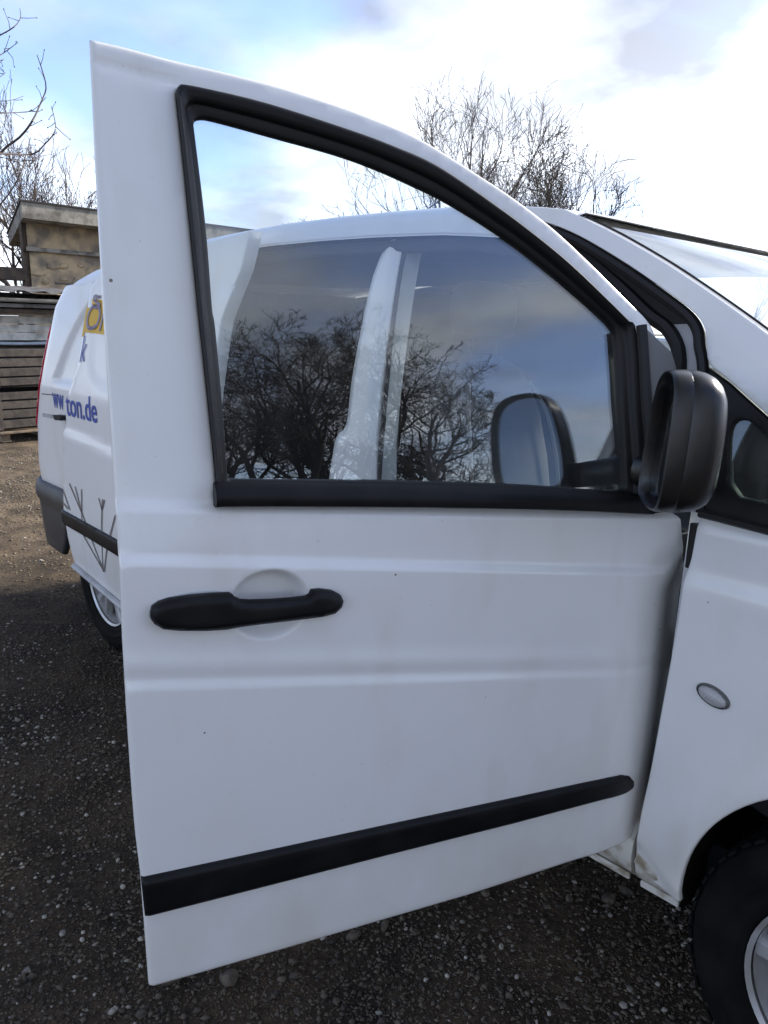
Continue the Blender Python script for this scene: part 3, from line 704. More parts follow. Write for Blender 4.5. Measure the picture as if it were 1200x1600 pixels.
# rubber and flange inside the front door opening
op1 = SP([(790, 330), (835, 343), (875, 364), (915, 382), (978, 421), (1042, 466), (1080, 496), (1094, 518), (1097, 543), (1102, 572), (1103, 640), (1100, 800)], .03)
mk('pillar_seal', *tube([(x, float(side_y(z))+.022, z) for x, z in catmull(op1, 5)], .012, 8), 'black_rubber', VAN)
op2 = SP([(790, 333), (850, 358), (899, 386), (940, 421), (978, 455), (1016, 492), (1042, 511), (1057, 533), (1063, 555), (1062, 600), (1058, 800)], .075)
def ribbon(a, b):
    a = np.asarray(a, float); b = np.asarray(b, float); n = len(a)
    V = np.vstack([a, b, a+[0, .012, 0], b+[0, .012, 0]])
    F = [(i, i+1, n+i+1, n+i) for i in range(n-1)]+[(2*n+i, 3*n+i, 3*n+i+1, 2*n+i+1) for i in range(n-1)]+[(i, 2*n+i, 2*n+i+1, i+1) for i in range(n-1)]+[(n+i, n+i+1, 3*n+i+1, 3*n+i) for i in range(n-1)]
    return V, F
c1 = catmull(op1, 5); t2 = np.linspace(0, 1, len(c1)); c2 = catmull(op2, 5); c2 = np.stack([np.interp(t2, np.linspace(0, 1, len(c2)), c2[:, i]) for i in (0, 1)], 1)
r1 = [(x, float(side_y(z))+.034, z) for x, z in c1]; r2 = [(x, float(side_y(z))+.080, z) for x, z in c2]
hi_ = int(len(c1)*.58)
mk('pillar_flange', *ribbon(r1[hi_:], r2[hi_:]), 'flange_grey', VAN)
mk('pillar_trim', *ribbon(r1[:hi_+1], r2[:hi_+1]), 'cabin_dark', VAN)
mk('opening_seal', *tube([(x, float(side_y(z))+.075, z) for x, z in catmull(op2, 5)], .017, 8), 'black_rubber', VAN)
# fixed quarter window: black frame with a small pane
qf = np.vstack([SP([(1104, 575), (1137, 599), (1200, 656), (1290, 740), (1420, 856), (1420, 900), (1200, 838), (1092, 808), (1096, 790), (1100, 640)], .006)])
qg = smooth_closed(SP([(1136, 700), (1140, 665), (1152, 655), (1172, 660), (1200, 685), (1290, 770), (1310, 800), (1250, 796), (1200, 790), (1138, 775)], .006), 1)
panel('quarter_window_frame', qf, lambda P, ins: np.stack([P[:, 0], side_y(P[:, 1])+.012+ins, P[:, 1]], 1), 'black_plastic', VAN, holes=[qg], h=.02, thick=.02, roll=.004)
panel('quarter_window', qg+(qg-qg.mean(0))*.05, lambda P, ins: np.stack([P[:, 0], side_y(P[:, 1])+.022+ins, P[:, 1]], 1), 'quarter_glass', VAN, h=.04, thick=.004)
qb = SP([(1100, 590), (1137, 612), (1200, 665), (1200, 690), (1160, 655), (1140, 650), (1130, 690), (1112, 690)], .0)
# windscreen base strip on top of the wing
mk('wing_top_seal', *tube([(x, float(side_y(z))+.012, z+.004) for x, z in SP([(1088, 806), (1120, 814), (1200, 835), (1420, 893)])], .009, 6), 'black_rubber', VAN)

# windscreen: lofted from the pillar edge to its mirror image, bowed forward
edge = [(x, float(side_y(z))+.045, z) for x, z in ap_up[3:]]
rows = []; WBOW = lambda k: .055+.14*k
for r_, (x, y, z) in enumerate(edge):
    k = r_/(len(edge)-1); ts = np.linspace(1, -1, 25); rows.append([(x+WBOW(k)*(1-abs(t)**2.2), y*t, z+(.04*k-.018)*(1-t*t)) for t in ts])
A = np.array(rows).reshape(-1, 3); ne = len(edge)
F = grid_faces(ne, 25)
mk('windscreen', np.vstack([A, A-[.004, 0, .004]]), F+[tuple(i+len(A) for i in f[::-1]) for f in F], 'screen_glass', VAN, sharp=None)
er = np.array(edge); mk('windscreen_seal', *tube(er+[.002, -.003, .002], .0024, 6), 'black_rubber', VAN)
el = er*[1, -1, 1]; mk('windscreen_seal', *tube(el+[.002, .008, .002], .007, 6), 'black_rubber', VAN)

# rear outline of the body at each height
sil = np.array([S(*q, .02) for q in [(105, 445), (88, 480), (80, 520), (65, 600), (60, 660), (62, 720), (75, 800)]]); sil = sil[np.argsort(sil[:, 1])]
RC = .25
def rear_x(z): return np.interp(z, sil[:, 1], sil[:, 0])-.165
# roof: edge roll, then camber
rx = np.array([-3.805, -3.80, -3.775, -3.73, -3.66, -3.57, -3.458, -3.25, -2.9, -2.534, -2.293, -1.987, -1.721, -1.491, -1.289, -1.208, -1.068, -.988, -.93, 0.0])
rz = np.array([1.52, 1.58, 1.64, 1.68, 1.715, 1.742, 1.765, 1.788, 1.817, 1.841, 1.853, 1.862, 1.861, 1.856, 1.848, 1.844, 1.831, 1.822, 1.812, 0.0])
RP = [(0, -.075), (.010, -.05), (.028, -.025), (.055, -.007), (.085, 0), (.15, .012), (.28, .026), (.50, .036), (.725, .04)]
def corner_y(x, z):
    xc = float(rear_x(z))+RC; d = min(max(xc-x, 0), RC*.97); return float(side_y(z))+RC-math.sqrt(RC*RC-d*d)
e0 = edge[0]; rows = []
for x, z in zip(rx, rz):
    half = []
    if x == 0.0:
        for a, b in RP: t = 1-a/.725; half.append((e0[0]+.012+WBOW(0)*(1-t**2.2), (e0[1]-.012)*t, e0[2]-.018*(1-t*t)+.006))
    else:
        k = smooth01(-1.3, -.93, x)
        for a, b in RP:
            t = 1-a/.725; ye = corner_y(x, z-.075); half.append((x+k*.045*(1-t**2.2)-.14*(1-t*t)*smooth01(-3.5, -3.8, x), ye*t, z+b*(1-.75*k*(b > 0))-k*.008*(1-t*t)))
    rows.append(half+[(p[0], -p[1], p[2]) for p in half[::-1][1:]])
A = np.array(rows); nA = A.shape[1]; A = A.reshape(-1, 3); F = grid_faces(len(rx), nA)
ROOF = mk('roof', np.vstack([A, A-[0, 0, .006]]), [f[::-1] for f in F]+[tuple(i+len(A) for i in f) for f in F], 'white_paint', VAN, sharp=None)
mk('windscreen_top_seal', *tube(np.array(rows[-1])+[.004, 0, -.003], .0015, 6), 'black_rubber', VAN)
# header strips under the roof edge in the door openings
for nm, mt_, L_, dy_, r_ in (('door_opening_seal', 'black_rubber', [(-.90, 1.735), (-1.0, 1.755), (-1.15, 1.772), (-1.40, 1.782), (-1.77, 1.790), (-2.05, 1.783), (-2.40, 1.765)], .035, .014),
                            ('roof_rail', 'cabin_grey', [(-.90, 1.700), (-1.0, 1.722), (-1.15, 1.742), (-1.40, 1.752), (-1.77, 1.760), (-2.05, 1.752), (-2.40, 1.732)], .055, .020)):
    mk(nm, *tube([(x, float(side_y(z))+dy_, z) for x, z in L_], r_, 8), mt_, VAN)

# B pillar
bpil = np.vstack([catmull(SP([(613, 352), (610, 366), (582, 430), (560, 530), (548, 597), (540, 663), (524, 684), (513, 750), (500, 860), (490, 1000)], .05), 3),
                  catmull(SP([(575, 1000), (582, 860), (588, 750), (597, 597), (620, 430), (632, 372), (640, 352)], .05), 3)])
bpc = bpil[:, 0].mean()
def bpil_map(P, ins):
    x, z = P[:, 0], P[:, 1]; e = pdist(P, bpil)
    return np.stack([x, side_y(z)+.05-.014*smooth01(.0, .035, e)+ins, z], 1)
panel('b_pillar', bpil, bpil_map, 'white_paint', VAN, h=.014, thick=.08, roll=.005)
bs2 = SP([(640, 372), (627, 440), (612, 560), (600, 690), (594, 780)], .07)
mk('pillar_edge_seal', *tube([(x, float(side_y(z))+.06, z) for x, z in catmull(bs2, 4)], .007, 6), 'cabin_grey', VAN)

# sill below the doors, with its flange
SX = [-2.35, -1.6, -.9, -.60, -.50, -.482]; prof = [(-.80, .50), (-.86, .485), (-.895, .455), (-.912, .425), (-.915, .39), (-.905, .355), (-.885, .335), (-.80, .33)]
def sill(name, xs, dyl, mat):
    V = [(x, y+dyl, z) for x in xs for (y, z) in prof]; k = len(prof); n = len(xs)
    F = [(i*k+j, i*k+(j+1) % k, (i+1)*k+(j+1) % k, (i+1)*k+j) for i in range(n-1) for j in range(k)]+[tuple(range(k)), tuple((n-1)*k+j for j in range(k))[::-1]]
    return mk(name, V, F, mat, VAN, sharp=60)
sill('door_sill', SX, 0, 'grime_white')
sill('sill_end', [-.470, -.42, -.372], -.002, 'grime_white')
for xa, xl in ((-1.42, 1.86), (-.418, .09)): mk('sill_flange', *bbox((xa, -.893, .331), (xl, .008, .016), .003), 'grime_white', VAN)

# rear quarter panel with rounded rear corner
def qmap(extra=0.0, relief=None):
    def f(P, ins):
        u, z = P[:, 0], P[:, 1]            # u: X on the flat side, then arc length round the corner
        xr = rear_x(z); xc = xr+RC; o = extra-ins
        if relief is not None: o = o+relief(P)
        ys = side_y(z); t = np.clip((xc-u)/RC, 0, math.pi/2); rest = np.maximum(0, (xc-u)-RC*math.pi/2)
        X = np.where(u > xc, u, xc-(RC+o)*np.sin(t)); Y = np.where(u > xc, ys-o, ys+RC-(RC+o)*np.cos(t))+rest
        return np.stack([X, Y, z], 1)
    return f
rec = smooth_closed(SP([(165, 452), (150, 458), (140, 466), (128, 484), (112, 512), (98, 545), (86, 580), (79, 598), (90, 603), (117, 607), (165, 615), (230, 625), (230, 452)]), 2)
def qrelief(P):
    d = pdist(P, rec); i_ = inside(P, rec)
    return np.where(i_, -.022*smooth01(0, .035, d), 0)
ra = np.linspace(math.radians(175), math.radians(12), 30); RARC = np.stack([-3.2+.40*np.cos(ra), .345+.40*np.sin(ra)], 1)
quarter = np.vstack([[[-2.30, .40], [-2.30, 1.78], [-2.6, 1.775], [-3.0, 1.745], [-3.45, 1.70], [-3.75, 1.69], [-4.45, 1.63], [-4.90, 1.63], [-4.90, .70], [-3.62, .70]], [[-3.60, .42]], RARC])
xtra = np.stack(np.meshgrid(np.arange(-3.9, -3.0, .012), np.arange(1.18, 1.70, .012), indexing='ij'), -1).reshape(-1, 2)
QP = panel('quarter_panel', quarter[::-1], qmap(0, qrelief), 'white_paint', VAN, h=.03, thick=.012, extra=xtra, roll=.004)
# rear bumper wraps the corner
bum = np.array([[-3.50, .700], [-3.60, .702], [-3.9, .706], [-4.9, .715], [-4.9, .40], [-4.0, .36], [-3.72, .345], [-3.66, .40], [-3.62, .46], [-3.585, .56], [-3.56, .62]])
def bum_rel(P): return .022+.016*smooth01(.70, .675, P[:, 1])-.012*smooth01(.62, .60, P[:, 1])-.05*np.maximum(0, .5-P[:, 1])
panel('rear_bumper', bum, qmap(0, bum_rel), 'bumper_plastic', VAN, h=.03, thick=.03, roll=.012)
# tail lamp round the corner
def tail(z0, z1):
    zs = np.linspace(z0, z1, 20); L_ = [(rear_x(z)+RC-.105-.0*z, z) for z in zs]; R_ = [(rear_x(z)+RC-.23, z) for z in zs[::-1]]
    return np.array(L_+R_)
panel('tail_lamp', tail(.98, 1.50), qmap(.010), 'tail_red', VAN, h=.02, thick=.02, roll=.005)
# shut line over the track and the track with its roller
tr = SP([(67, 645), (98, 650), (160, 662), (160, 668), (98, 657), (67, 651)])
panel('door_track', tr, qmap(.002), 'flange_grey', VAN, h=.02, thick=.004)
tk = SP([(87, 648), (99, 650), (99, 657), (90, 656)], -.03)
panel('track_roller', tk, skin(.045, False), 'shade_black', VAN, h=.02, thick=.04)
sl_ = SP([(65.5, 614.6), (91, 617.5), (91, 618.7), (65.5, 616)])
panel('lamp_shut_line', sl_, qmap(.001), 'shade_black', VAN, h=.02, thick=.002)

# sliding door, pushed back and standing 11 cm off the side
SO = .11
sdo = np.vstack([SP([(385, 360)], -SO), [[-1.98, 1.70]], SP([(340, 500)], -SO), [[-2.06, 1.3], [-2.07, .8], [-2.07, .36], [-2.8, .362]], SP([(186, 948), (125, 897), (117, 889), (110, 862), (105.5, 841), (98.5, 796), (98, 720), (98, 650), (103, 612)], -SO),
                 SP([(117, 572), (124, 527), (132, 480), (138, 445)], -SO), [[-3.02, 1.735], [-2.6, 1.775]]])
rec2 = smooth_closed(np.array([S(133, 606, -SO), S(200, 622, -SO), [-2.22, 1.26], [-2.16, 1.62], [-2.3, 1.69], [-2.8, 1.66], S(150, 455, -SO), S(143, 480, -SO), S(132, 540, -SO)]), 2)
zsl = [S(98, 667, -SO), S(172, 700, -SO)]
def sd_rel(P):
    d = pdist(P, rec2); i_ = inside(P, rec2)
    zc = zsl[0][1]+(P[:, 0]-zsl[0][0])*(zsl[1][1]-zsl[0][1])/(zsl[1][0]-zsl[0][0])
    return np.where(i_, -.012*smooth01(0, .04, d), 0)-.012*smooth01(zc-.03, zc, P[:, 1])-.10*np.maximum(0, .62-P[:, 1])**2
def sd_map(extra=0.0):
    return lambda P, ins: np.stack([P[:, 0], side_y(P[:, 1])-SO-sd_rel(P)-extra+ins, P[:, 1]], 1)
xs2 = np.stack(np.meshgrid(np.arange(-3.38, -2.7, .012), np.arange(1.02, 1.36, .012), indexing='ij'), -1).reshape(-1, 2)
SLD = panel('sliding_door', sdo, sd_map(), 'white_paint', VAN, h=.026, thick=.05, roll=.006, label='sliding side door pushed open towards the rear wheel')
ms = np.vstack([SP([(98.3, 796), (120, 808), (140, 819), (180, 841), (260, 886)], -SO), SP([(260, 916), (180, 864), (140, 840), (105, 820), (101, 815)], -SO)])
panel('rub_strip', ms, sd_map(.014), 'black_plastic', SLD, h=.02, thick=.02, roll=.007)
lp_ = SP([(117, 887), (186, 946), (240, 992)], -SO)
mk('bottom_rail', *tube([(x, float(side_y(z))-SO-.004, z+.010) for x, z in lp_], .014, 8), 'flange_grey', SLD)

# lettering
def text_mesh(body, size, bold=0.0, shear=0.0):
    cu = bpy.data.curves.new('lettering', 'FONT'); cu.body = body; cu.size = size; cu.offset = bold; cu.shear = shear; cu.resolution_u = 4
    o = bpy.data.objects.new('lettering', cu); COL.objects.link(o)
    dg = bpy.context.evaluated_depsgraph_get(); me = bpy.data.meshes.new_from_object(o.evaluated_get(dg))
    V = np.array([v.co[:] for v in me.vertices]); F = [tuple(p.vertices) for p in me.polygons]
    bpy.data.objects.remove(o); bpy.data.curves.remove(cu); bpy.data.meshes.remove(me)
    return V, F
def lettering(name, body, c0, c1, hgt, mat, parent, fm, bold=0.0, shear=0.0):
    """text between two (X, z) baseline points, of letter height hgt, wrapped on a skin"""
    V, F = text_mesh(body, 1.0, bold, shear)
    V[:, 0] -= V[:, 0].min(); V[:, 0] /= V[:, 0].max(); V[:, 1] /= .70 if not body.islower() or 'd' in body or 'k' in body or 't' in body else .50
    c0 = np.array(c0); c1 = np.array(c1)
    P = c0+(c1-c0)*V[:, :1]; P = P+np.stack([0*V[:, 1], V[:, 1]*hgt], 1)
    mk(name, fm(P, np.zeros(len(P))), F, mat, parent, smooth=False)
lettering('lettering', 'ww', S(84, 635.5), S(101, 640.5), .075, 'sign_blue', QP, qmap(.003, qrelief), bold=.012)
lettering('lettering', 'ton.de', S(100.5, 648, -SO), S(148.5, 661, -SO), .105, 'sign_blue', SLD, sd_map(.003), bold=.012)
lettering('lettering', 'k', S(121, 566, -SO), S(130, 564, -SO), .11, 'sign_blue', SLD, sd_map(.004), shear=.3)
yd = SP([(132, 480), (140, 481), (140.5, 467), (240, 478), (240, 536), (150, 522), (128, 518.5), (127, 526), (124.5, 526)], -SO)
panel('sign_panel', yd, sd_map(.003), 'sign_yellow', SLD, h=.02, thick=.002)
lettering('lettering', 'ON', S(131, 514, -SO), S(166, 519, -SO), .105, 'sign_purple', SLD, sd_map(.006), bold=.008, shear=.25)
lettering('lettering', 's', S(141.5, 481, -SO), S(150, 482, -SO), .06, 'sign_purple', SLD, sd_map(.008), bold=.012)
# thin branching line graphic
def stripe(pts, wpx=1.0):
    P = SP(pts, -SO); n = len(P); d = np.gradient(P, axis=0); d /= np.linalg.norm(d, axis=1)[:, None]; nn = np.stack([-d[:, 1], d[:, 0]], 1)*.0045*wpx
    return P+nn, P-nn
gparts = []
for pts in [[(162.5, 893), (131, 836), (128, 800), (109, 755)], [(162.5, 893), (145, 846), (129, 802), (118, 760)], [(128.5, 800), (128, 764)], [(161, 893), (159.5, 830), (160, 796), (155, 778)], [(160, 797), (161, 780)], [(160, 797), (164, 781)],
            [(163, 893), (167, 862), (174, 832), (181, 805)], [(99, 765), (110, 797)], [(99, 785), (107, 795)]]:
    a, b = stripe(pts); fm = sd_map(.0035); n = len(a); V = np.vstack([fm(a, np.zeros(n)), fm(b, np.zeros(n))])
    gparts.append((V, [(i, i+1, n+i+1, n+i) for i in range(n-1)]))
for V, F in gparts: mk('graphic_line', V, F, 'line_brown', SLD, smooth=False)

# left side of the van (far side): skin with the driver's window
lw = np.array([[-.42, 1.22], [-.50, 1.52], [-.86, 1.74], [-1.46, 1.76], [-1.56, 1.70], [-1.58, 1.24]])
la1 = np.linspace(math.radians(180), 0, 24); LA = lambda cx: np.stack([cx+.40*np.cos(la1), .345+.40*np.sin(la1)], 1)
left = np.vstack([[[-4.05, .40], [-3.60, .40]], LA(-3.2), [[-2.8, .36], [-.36, .36]], LA(.015), [[.72, .36], [.80, .55], [.80, .80], [.62, .98], [.30, 1.09], [0, 1.155], [-.12, 1.26], [-.36, 1.50], [-.80, 1.77], [-1.2, 1.80], [-2.3, 1.79], [-3.4, 1.70], [-4.0, 1.62]]])
panel('left_side', left, lambda P, ins: np.stack([P[:, 0], -(side_y(P[:, 1])-body_off(P[:, 0], P[:, 1])+ins)-.35*np.maximum(0, P[:, 0]-.45)**2, P[:, 1]], 1), 'white_paint', VAN, holes=[lw], h=.05, thick=.014)
panel('drivers_window', lw+(lw-lw.mean(0))*.02, lambda P, ins: np.stack([P[:, 0], -(side_y(P[:, 1])+.018+ins), P[:, 1]], 1), 'door_glass', VAN, h=.1, thick=.004)

# bonnet and nose
rows = []
for x, z in [(-.30, 1.19), (0, 1.165), (.30, 1.10), (.60, .995), (.80, .84)]:
    half = []; ye = float(side_y(z))+.35*max(0, x-.45)**2+.02
    for t in np.linspace(0, 1, 9): half.append((x+.14*(1-(1-t)**2), ye*(1-t), z+.06*(1-(1-t)**2.5)))
    rows.append(half+[(p[0], -p[1], p[2]) for p in half[::-1][1:]])
A = np.array(rows).reshape(-1, 3); F = grid_faces(5, 17)
mk('bonnet', np.vstack([A, A-[0, 0, .015]]), [f[::-1] for f in F]+[tuple(i+len(A) for i in f) for f in F], 'white_paint', VAN, sharp=None)
V = []
for z, d in [(.86, .80), (.72, .86), (.55, .88), (.40, .86), (.28, .80)]:
    for t in np.linspace(-1, 1, 17): V.append((d+.13*(1-abs(t)**2.5)-.04, .875*t, z))
F = grid_faces(5, 17); A = np.array(V)
mk('front_bumper', np.vstack([A, A-[.02, 0, 0]]), F+[tuple(i+len(A) for i in f[::-1]) for f in F], 'bumper_plastic', VAN, sharp=None)
for sg in (-1, 1):
    mk('headlamp', *bbox((.80, sg*.66, .86), (.16, .30, .16), .04, rotz(-sg*.5)), 'lamp_clear', VAN)
panel('rear_door', np.array([[-4.912, .72], [-5.62, .72], [-5.62, 1.63], [-4.912, 1.63]]), qmap(0), 'white_paint', VAN, h=.05, thick=.012, roll=.004)

# underbody and cabin
mk('underbody', *bbox((-1.75, 0, .36), (3.6, 1.56, .12), .02), 'shade_black', VAN)
mk('cargo_floor', *bbox((-2.45, 0, .505), (3.1, 1.64, .03), .005), 'cabin_grey', VAN)
mk('cab_floor', *bbox((-.66, 0, .50), (.46, 1.60, .03), .005), 'cabin_dark', VAN)
panel('cargo_lining', np.array([[-3.46, .50], [-1.62, .50], [-1.62, 1.76], [-3.46, 1.68]]), lambda P, ins: np.stack([P[:, 0], -(side_y(P[:, 1])+.06+ins), P[:, 1]], 1), 'cabin_dark', VAN, h=.2, thick=.01)
panel('cab_lining', np.array([[-1.62, .52], [-.40, .52], [-.40, 1.19], [-1.62, 1.20]]), lambda P, ins: np.stack([P[:, 0], -(side_y(P[:, 1])+.06+ins), P[:, 1]], 1), 'cabin_dark', VAN, h=.2, thick=.01)
panel('quarter_lining', np.array([[-3.46, .50], [-2.32, .50], [-2.32, 1.76], [-3.46, 1.68]]), lambda P, ins: np.stack([P[:, 0], side_y(P[:, 1])+.05+ins, P[:, 1]], 1), 'cabin_dark', VAN, h=.2, thick=.01)
mk('headliner', *bbox((-2.20, 0, 1.755), (2.52, 1.44, .02), .005), 'cabin_dark', VAN)
zl_ = np.linspace(.48, 1.70, 8); rl_ = np.array([(float(side_y(z))+.03, z) for z in zl_]+[(-float(side_y(z))-.03, z) for z in zl_[::-1]])
panel('rear_lining', rl_, lambda P, ins: np.stack([-3.45-ins, P[:, 0], P[:, 1]], 1), 'cabin_dark', VAN, h=.2, thick=.02)
# dashboard
dp = [(-.10, 1.00), (-.25, 1.12), (-.42, 1.145), (-.52, 1.11), (-.55, 1.02), (-.50, .86), (-.46, .62), (-.20, .55), (-.05, .6)]
n = len(dp); V = [(x, sy*.80, z) for sy in (-1, 1) for x, z in dp]
mk('dashboard', V, [(i, (i+1) % n, n+(i+1) % n, n+i) for i in range(n)]+[tuple(range(n))[::-1], tuple(range(n, 2*n))], 'cabin_dark', VAN, sharp=30)
mk('engine_wall', *bbox((-.06, 0, .78), (.04, 1.6, .75), .01), 'shade_black', VAN)
tw = np.linspace(0, 2*math.pi, 28, endpoint=False); SW = mk('steering_wheel', *join([tube([(-.70+.10*math.sin(t), .42+.19*math.cos(t), 1.12+.16*math.sin(t)) for t in tw], .015, 8, closed=True), boxg((-.69, .42, 1.11), (.05, .34, .05)), tube([(-.68, .42, 1.11), (-.48, .42, .98)], .03, 8)]), 'cabin_dark', VAN)
def seat(y):
    parts = [bbox((-1.10, y, .78), (.52, .50, .16), .05), bbox((-1.08, y, .62), (.44, .44, .22), .02)]
    s_ = mk('seat', *join(parts), 'seat_fabric', VAN)
    # backrest: rounded, tapering upwards
    rows = []
    for k, (z, wd, th, xo) in enumerate([(.78, .24, .09, 0), (.95, .25, .10, .02), (1.12, .25, .095, .05), (1.26, .235, .085, .075), (1.36, .20, .07, .092), (1.42, .15, .055, .10), (1.45, .06, .03, .105)]):
        t = np.linspace(0, 2*math.pi, 24, endpoint=False)
        rows.append(np.stack([-1.30-xo+th*np.sign(np.cos(t))*np.abs(np.cos(t))**.6, y+wd*np.sign(np.sin(t))*np.abs(np.sin(t))**.6, z+0*t], 1))
    A = np.vstack(rows); F = [(i*24+j, i*24+(j+1) % 24, (i+1)*24+(j+1) % 24, (i+1)*24+j) for i in range(len(rows)-1) for j in range(24)]+[tuple((len(rows)-1)*24+j for j in range(24))]
    mk('backrest', A, F, 'seat_fabric', s_)
    for sg in (-1, 1):
        mk('seat_piping', *tube(catmull([(-1.21, y+sg*.20, .86), (-1.22, y+sg*.215, 1.0), (-1.245, y+sg*.21, 1.15), (-1.28, y+sg*.19, 1.28), (-1.32, y+sg*.15, 1.37)], 5), .006, 6), 'seat_piping', s_)
    rows = []
    for z, wd, th in [(1.50, .10, .03), (1.515, .13, .045), (1.57, .14, .055), (1.63, .135, .05), (1.665, .11, .035), (1.675, .06, .02)]:
        t = np.linspace(0, 2*math.pi, 20, endpoint=False)
        rows.append(np.stack([-1.40+th*np.sign(np.cos(t))*np.abs(np.cos(t))**.7, y+wd*np.sign(np.sin(t))*np.abs(np.sin(t))**.7, z+0*t], 1))
    A = np.vstack(rows); F = [(i*20+j, i*20+(j+1) % 20, (i+1)*20+(j+1) % 20, (i+1)*20+j) for i in range(len(rows)-1) for j in range(20)]+[tuple(range(20))[::-1], tuple((len(rows)-1)*20+j for j in range(20))]
    mk('headrest', A, F, 'seat_fabric', s_)
    for k in (-.06, .06): mk('headrest_post', *tube([(-1.40, y+k, 1.42), (-1.40, y+k, 1.53)], .007, 6), 'dark_metal', s_)
seat(-.42); seat(.42)
# seat belt hanging on the B pillar
bt = catmull([(-1.50, -.70, 1.70), (-1.49, -.715, 1.50), (-1.475, -.73, 1.25), (-1.46, -.75, 1.0), (-1.44, -.76, .75)], 4)
V = np.vstack([bt+[.022, 0, 0], bt-[.022, 0, 0], bt+[.022, .003, 0], bt-[.022, -.003, 0]]); n = len(bt)
mk('seat_belt', V, [(i, i+1, n+i+1, n+i) for i in range(n-1)]+[(2*n+i, 3*n+i, 3*n+i+1, 2*n+i+1) for i in range(n-1)]+[(i, 2*n+i, 2*n+i+1, i+1) for i in range(n-1)]+[(n+i, n+i+1, 3*n+i+1, 3*n+i) for i in range(n-1)], 'belt_webbing', VAN)
# door hinge in the gap
hp_ = S(1075, 850, .05)
for hz_ in (hp_[1], .62):
    mk('door_hinge', *bbox((hp_[0]+.03, SIDE_Y+.055, hz_), (.05, .03, .06), .008), 'dark_metal', VAN)
    mk('hinge_pin', *tube([(hp_[0]+.012, SIDE_Y+.045, hz_-.045), (hp_[0]+.012, SIDE_Y+.045, hz_+.045)], .010, 8), 'dark_metal', VAN)
panel('hinge_pillar', np.array([[-.475, .45], [-.39, .45], [-.37, .60], [-.30, .75], [-.20, .82], [-.20, 1.20], [-.462, 1.20]]), lambda P, ins: np.stack([P[:, 0], -.86+ins+0*P[:, 0], P[:, 1]], 1), 'white_paint', VAN, h=.05, thick=.02)

# wheel wells and wheels
def well(cx, sg):
    t = np.linspace(math.radians(190), math.radians(-10), 30); V = []
    for yy in (.90, .60):
        for a in t: V.append((cx+.385*math.cos(a), sg*yy, .39+.385*math.sin(a)))
    n = len(t); F = [(i, i+1, n+i+1, n+i) for i in range(n-1)]
    V += [(cx, sg*.60, .2)]; F += [(n+i, n+i+1, 2*n) for i in range(n-1)]
    mk('wheel_well', V, F, 'arch_liner', VAN)
for cx in (.015, -3.2):
    for sg in (-1, 1): well(cx, sg)
def wheel(cx, cy, sg, steer=0.0):
    R_ = .335; wdt = .205
    c0 = np.zeros(3)
    prof = [(.213, -.085), (.222, -.098), (.232, -.103), (.234, -.1065), (.240, -.1065), (.242, -.106), (.262, -.111), (.264, -.113), (.268, -.113), (.270, -.111), (.290, -.112), (.305, -.108), (.308, -.105), (.322, -.097), (.331, -.080), (.335, -.05), (.335, .05), (.331, .08), (.31, .105), (.26, .108), (.215, .095), (.213, .08)]
    M = rotz(steer)
    def put(v): v = np.array(v, float); v[:, 1] *= -sg if sg < 0 else 1; return v
    def place(VF):
        v, f = VF; v = np.array(v, float)
        if sg > 0: v[:, 1] *= -1; f = [q[::-1] for q in f]
        return v @ M.T+np.array([cx, cy, R_]), f
    W_ = mk('wheel', *place(lathe([(.205, -.085), (.20, -.06), (.19, .0), (.19, .09), (.213, .095), (.213, -.09), (.216, -.1), (.206, -.094)], c0, 56)), 'alloy', VAN, sharp=40)
    mk('tyre', *place(lathe(prof, c0, 64)), 'tyre_rubber', W_, sharp=None)
    blk = []
    for k in range(60):
        a = 2*math.pi*k/60; Rb = np.array([[math.cos(a), 0, -math.sin(a)], [0, 1, 0], [math.sin(a), 0, math.cos(a)]])
        for gy, tw in ((-.078, .03), (-.026, .045), (.026, .045), (.078, .03)):
            v, f = boxg((.3335, gy+(.006 if k % 2 else 0), 0), (.006, tw, .022)); blk.append((v @ Rb.T, f))
    set_props(mk('tread', *place(join(blk)), 'tyre_rubber', W_, smooth=False), kind='stuff')
    mk('brake_disc', *place(lathe([(.03, .01), (.14, .01), (.14, .03), (.03, .03)], c0, 40)), 'dark_metal', W_)
    sp = []
    for k in range(5):
        a0 = math.pi/2+2*math.pi*k/5
        for da, wv in ((-.12, .030), (.12, .030)):
            ca, sa = math.cos(a0), math.sin(a0); ce, se = math.cos(a0+da*1.9), math.sin(a0+da*1.9)
            p0 = np.array([.045*ca, -.075, .045*sa]); p1 = np.array([.205*ce, -.078, .205*se]); d = (p1-p0)/np.linalg.norm(p1-p0); nrm = np.array([-d[2], 0, d[0]])
            V = []
            for p, wv_, th_v in ((p0, .020, .03), (.55*p0+.45*p1+[0, -.006, 0], .017, .026), (p1, .024, .022)):
                V += [p+nrm*wv_+[0, .004, 0], p+nrm*wv_*.6+[0, -.006, 0], p-nrm*wv_*.6+[0, -.006, 0], p-nrm*wv_+[0, .004, 0], p-nrm*wv_+[0, th_v, 0], p+nrm*wv_+[0, th_v, 0]]
            F = [(i*6+j, i*6+(j+1) % 6, (i+1)*6+(j+1) % 6, (i+1)*6+j) for i in range(2) for j in range(6)]
            sp.append((np.array(V), F))
    for v_f in sp: mk('spoke', *place(v_f), 'alloy', W_, sharp=40)
    mk('hub_cap', *place(lathe([(.001, -.094), (.03, -.092), (.052, -.084), (.06, -.07), (.06, .0)], c0, 32)), 'alloy', W_)
wheel(0, -.83, -1, 0.0); wheel(-3.2, -.83, -1); wheel(0, .83, 1); wheel(-3.2, .83, 1)
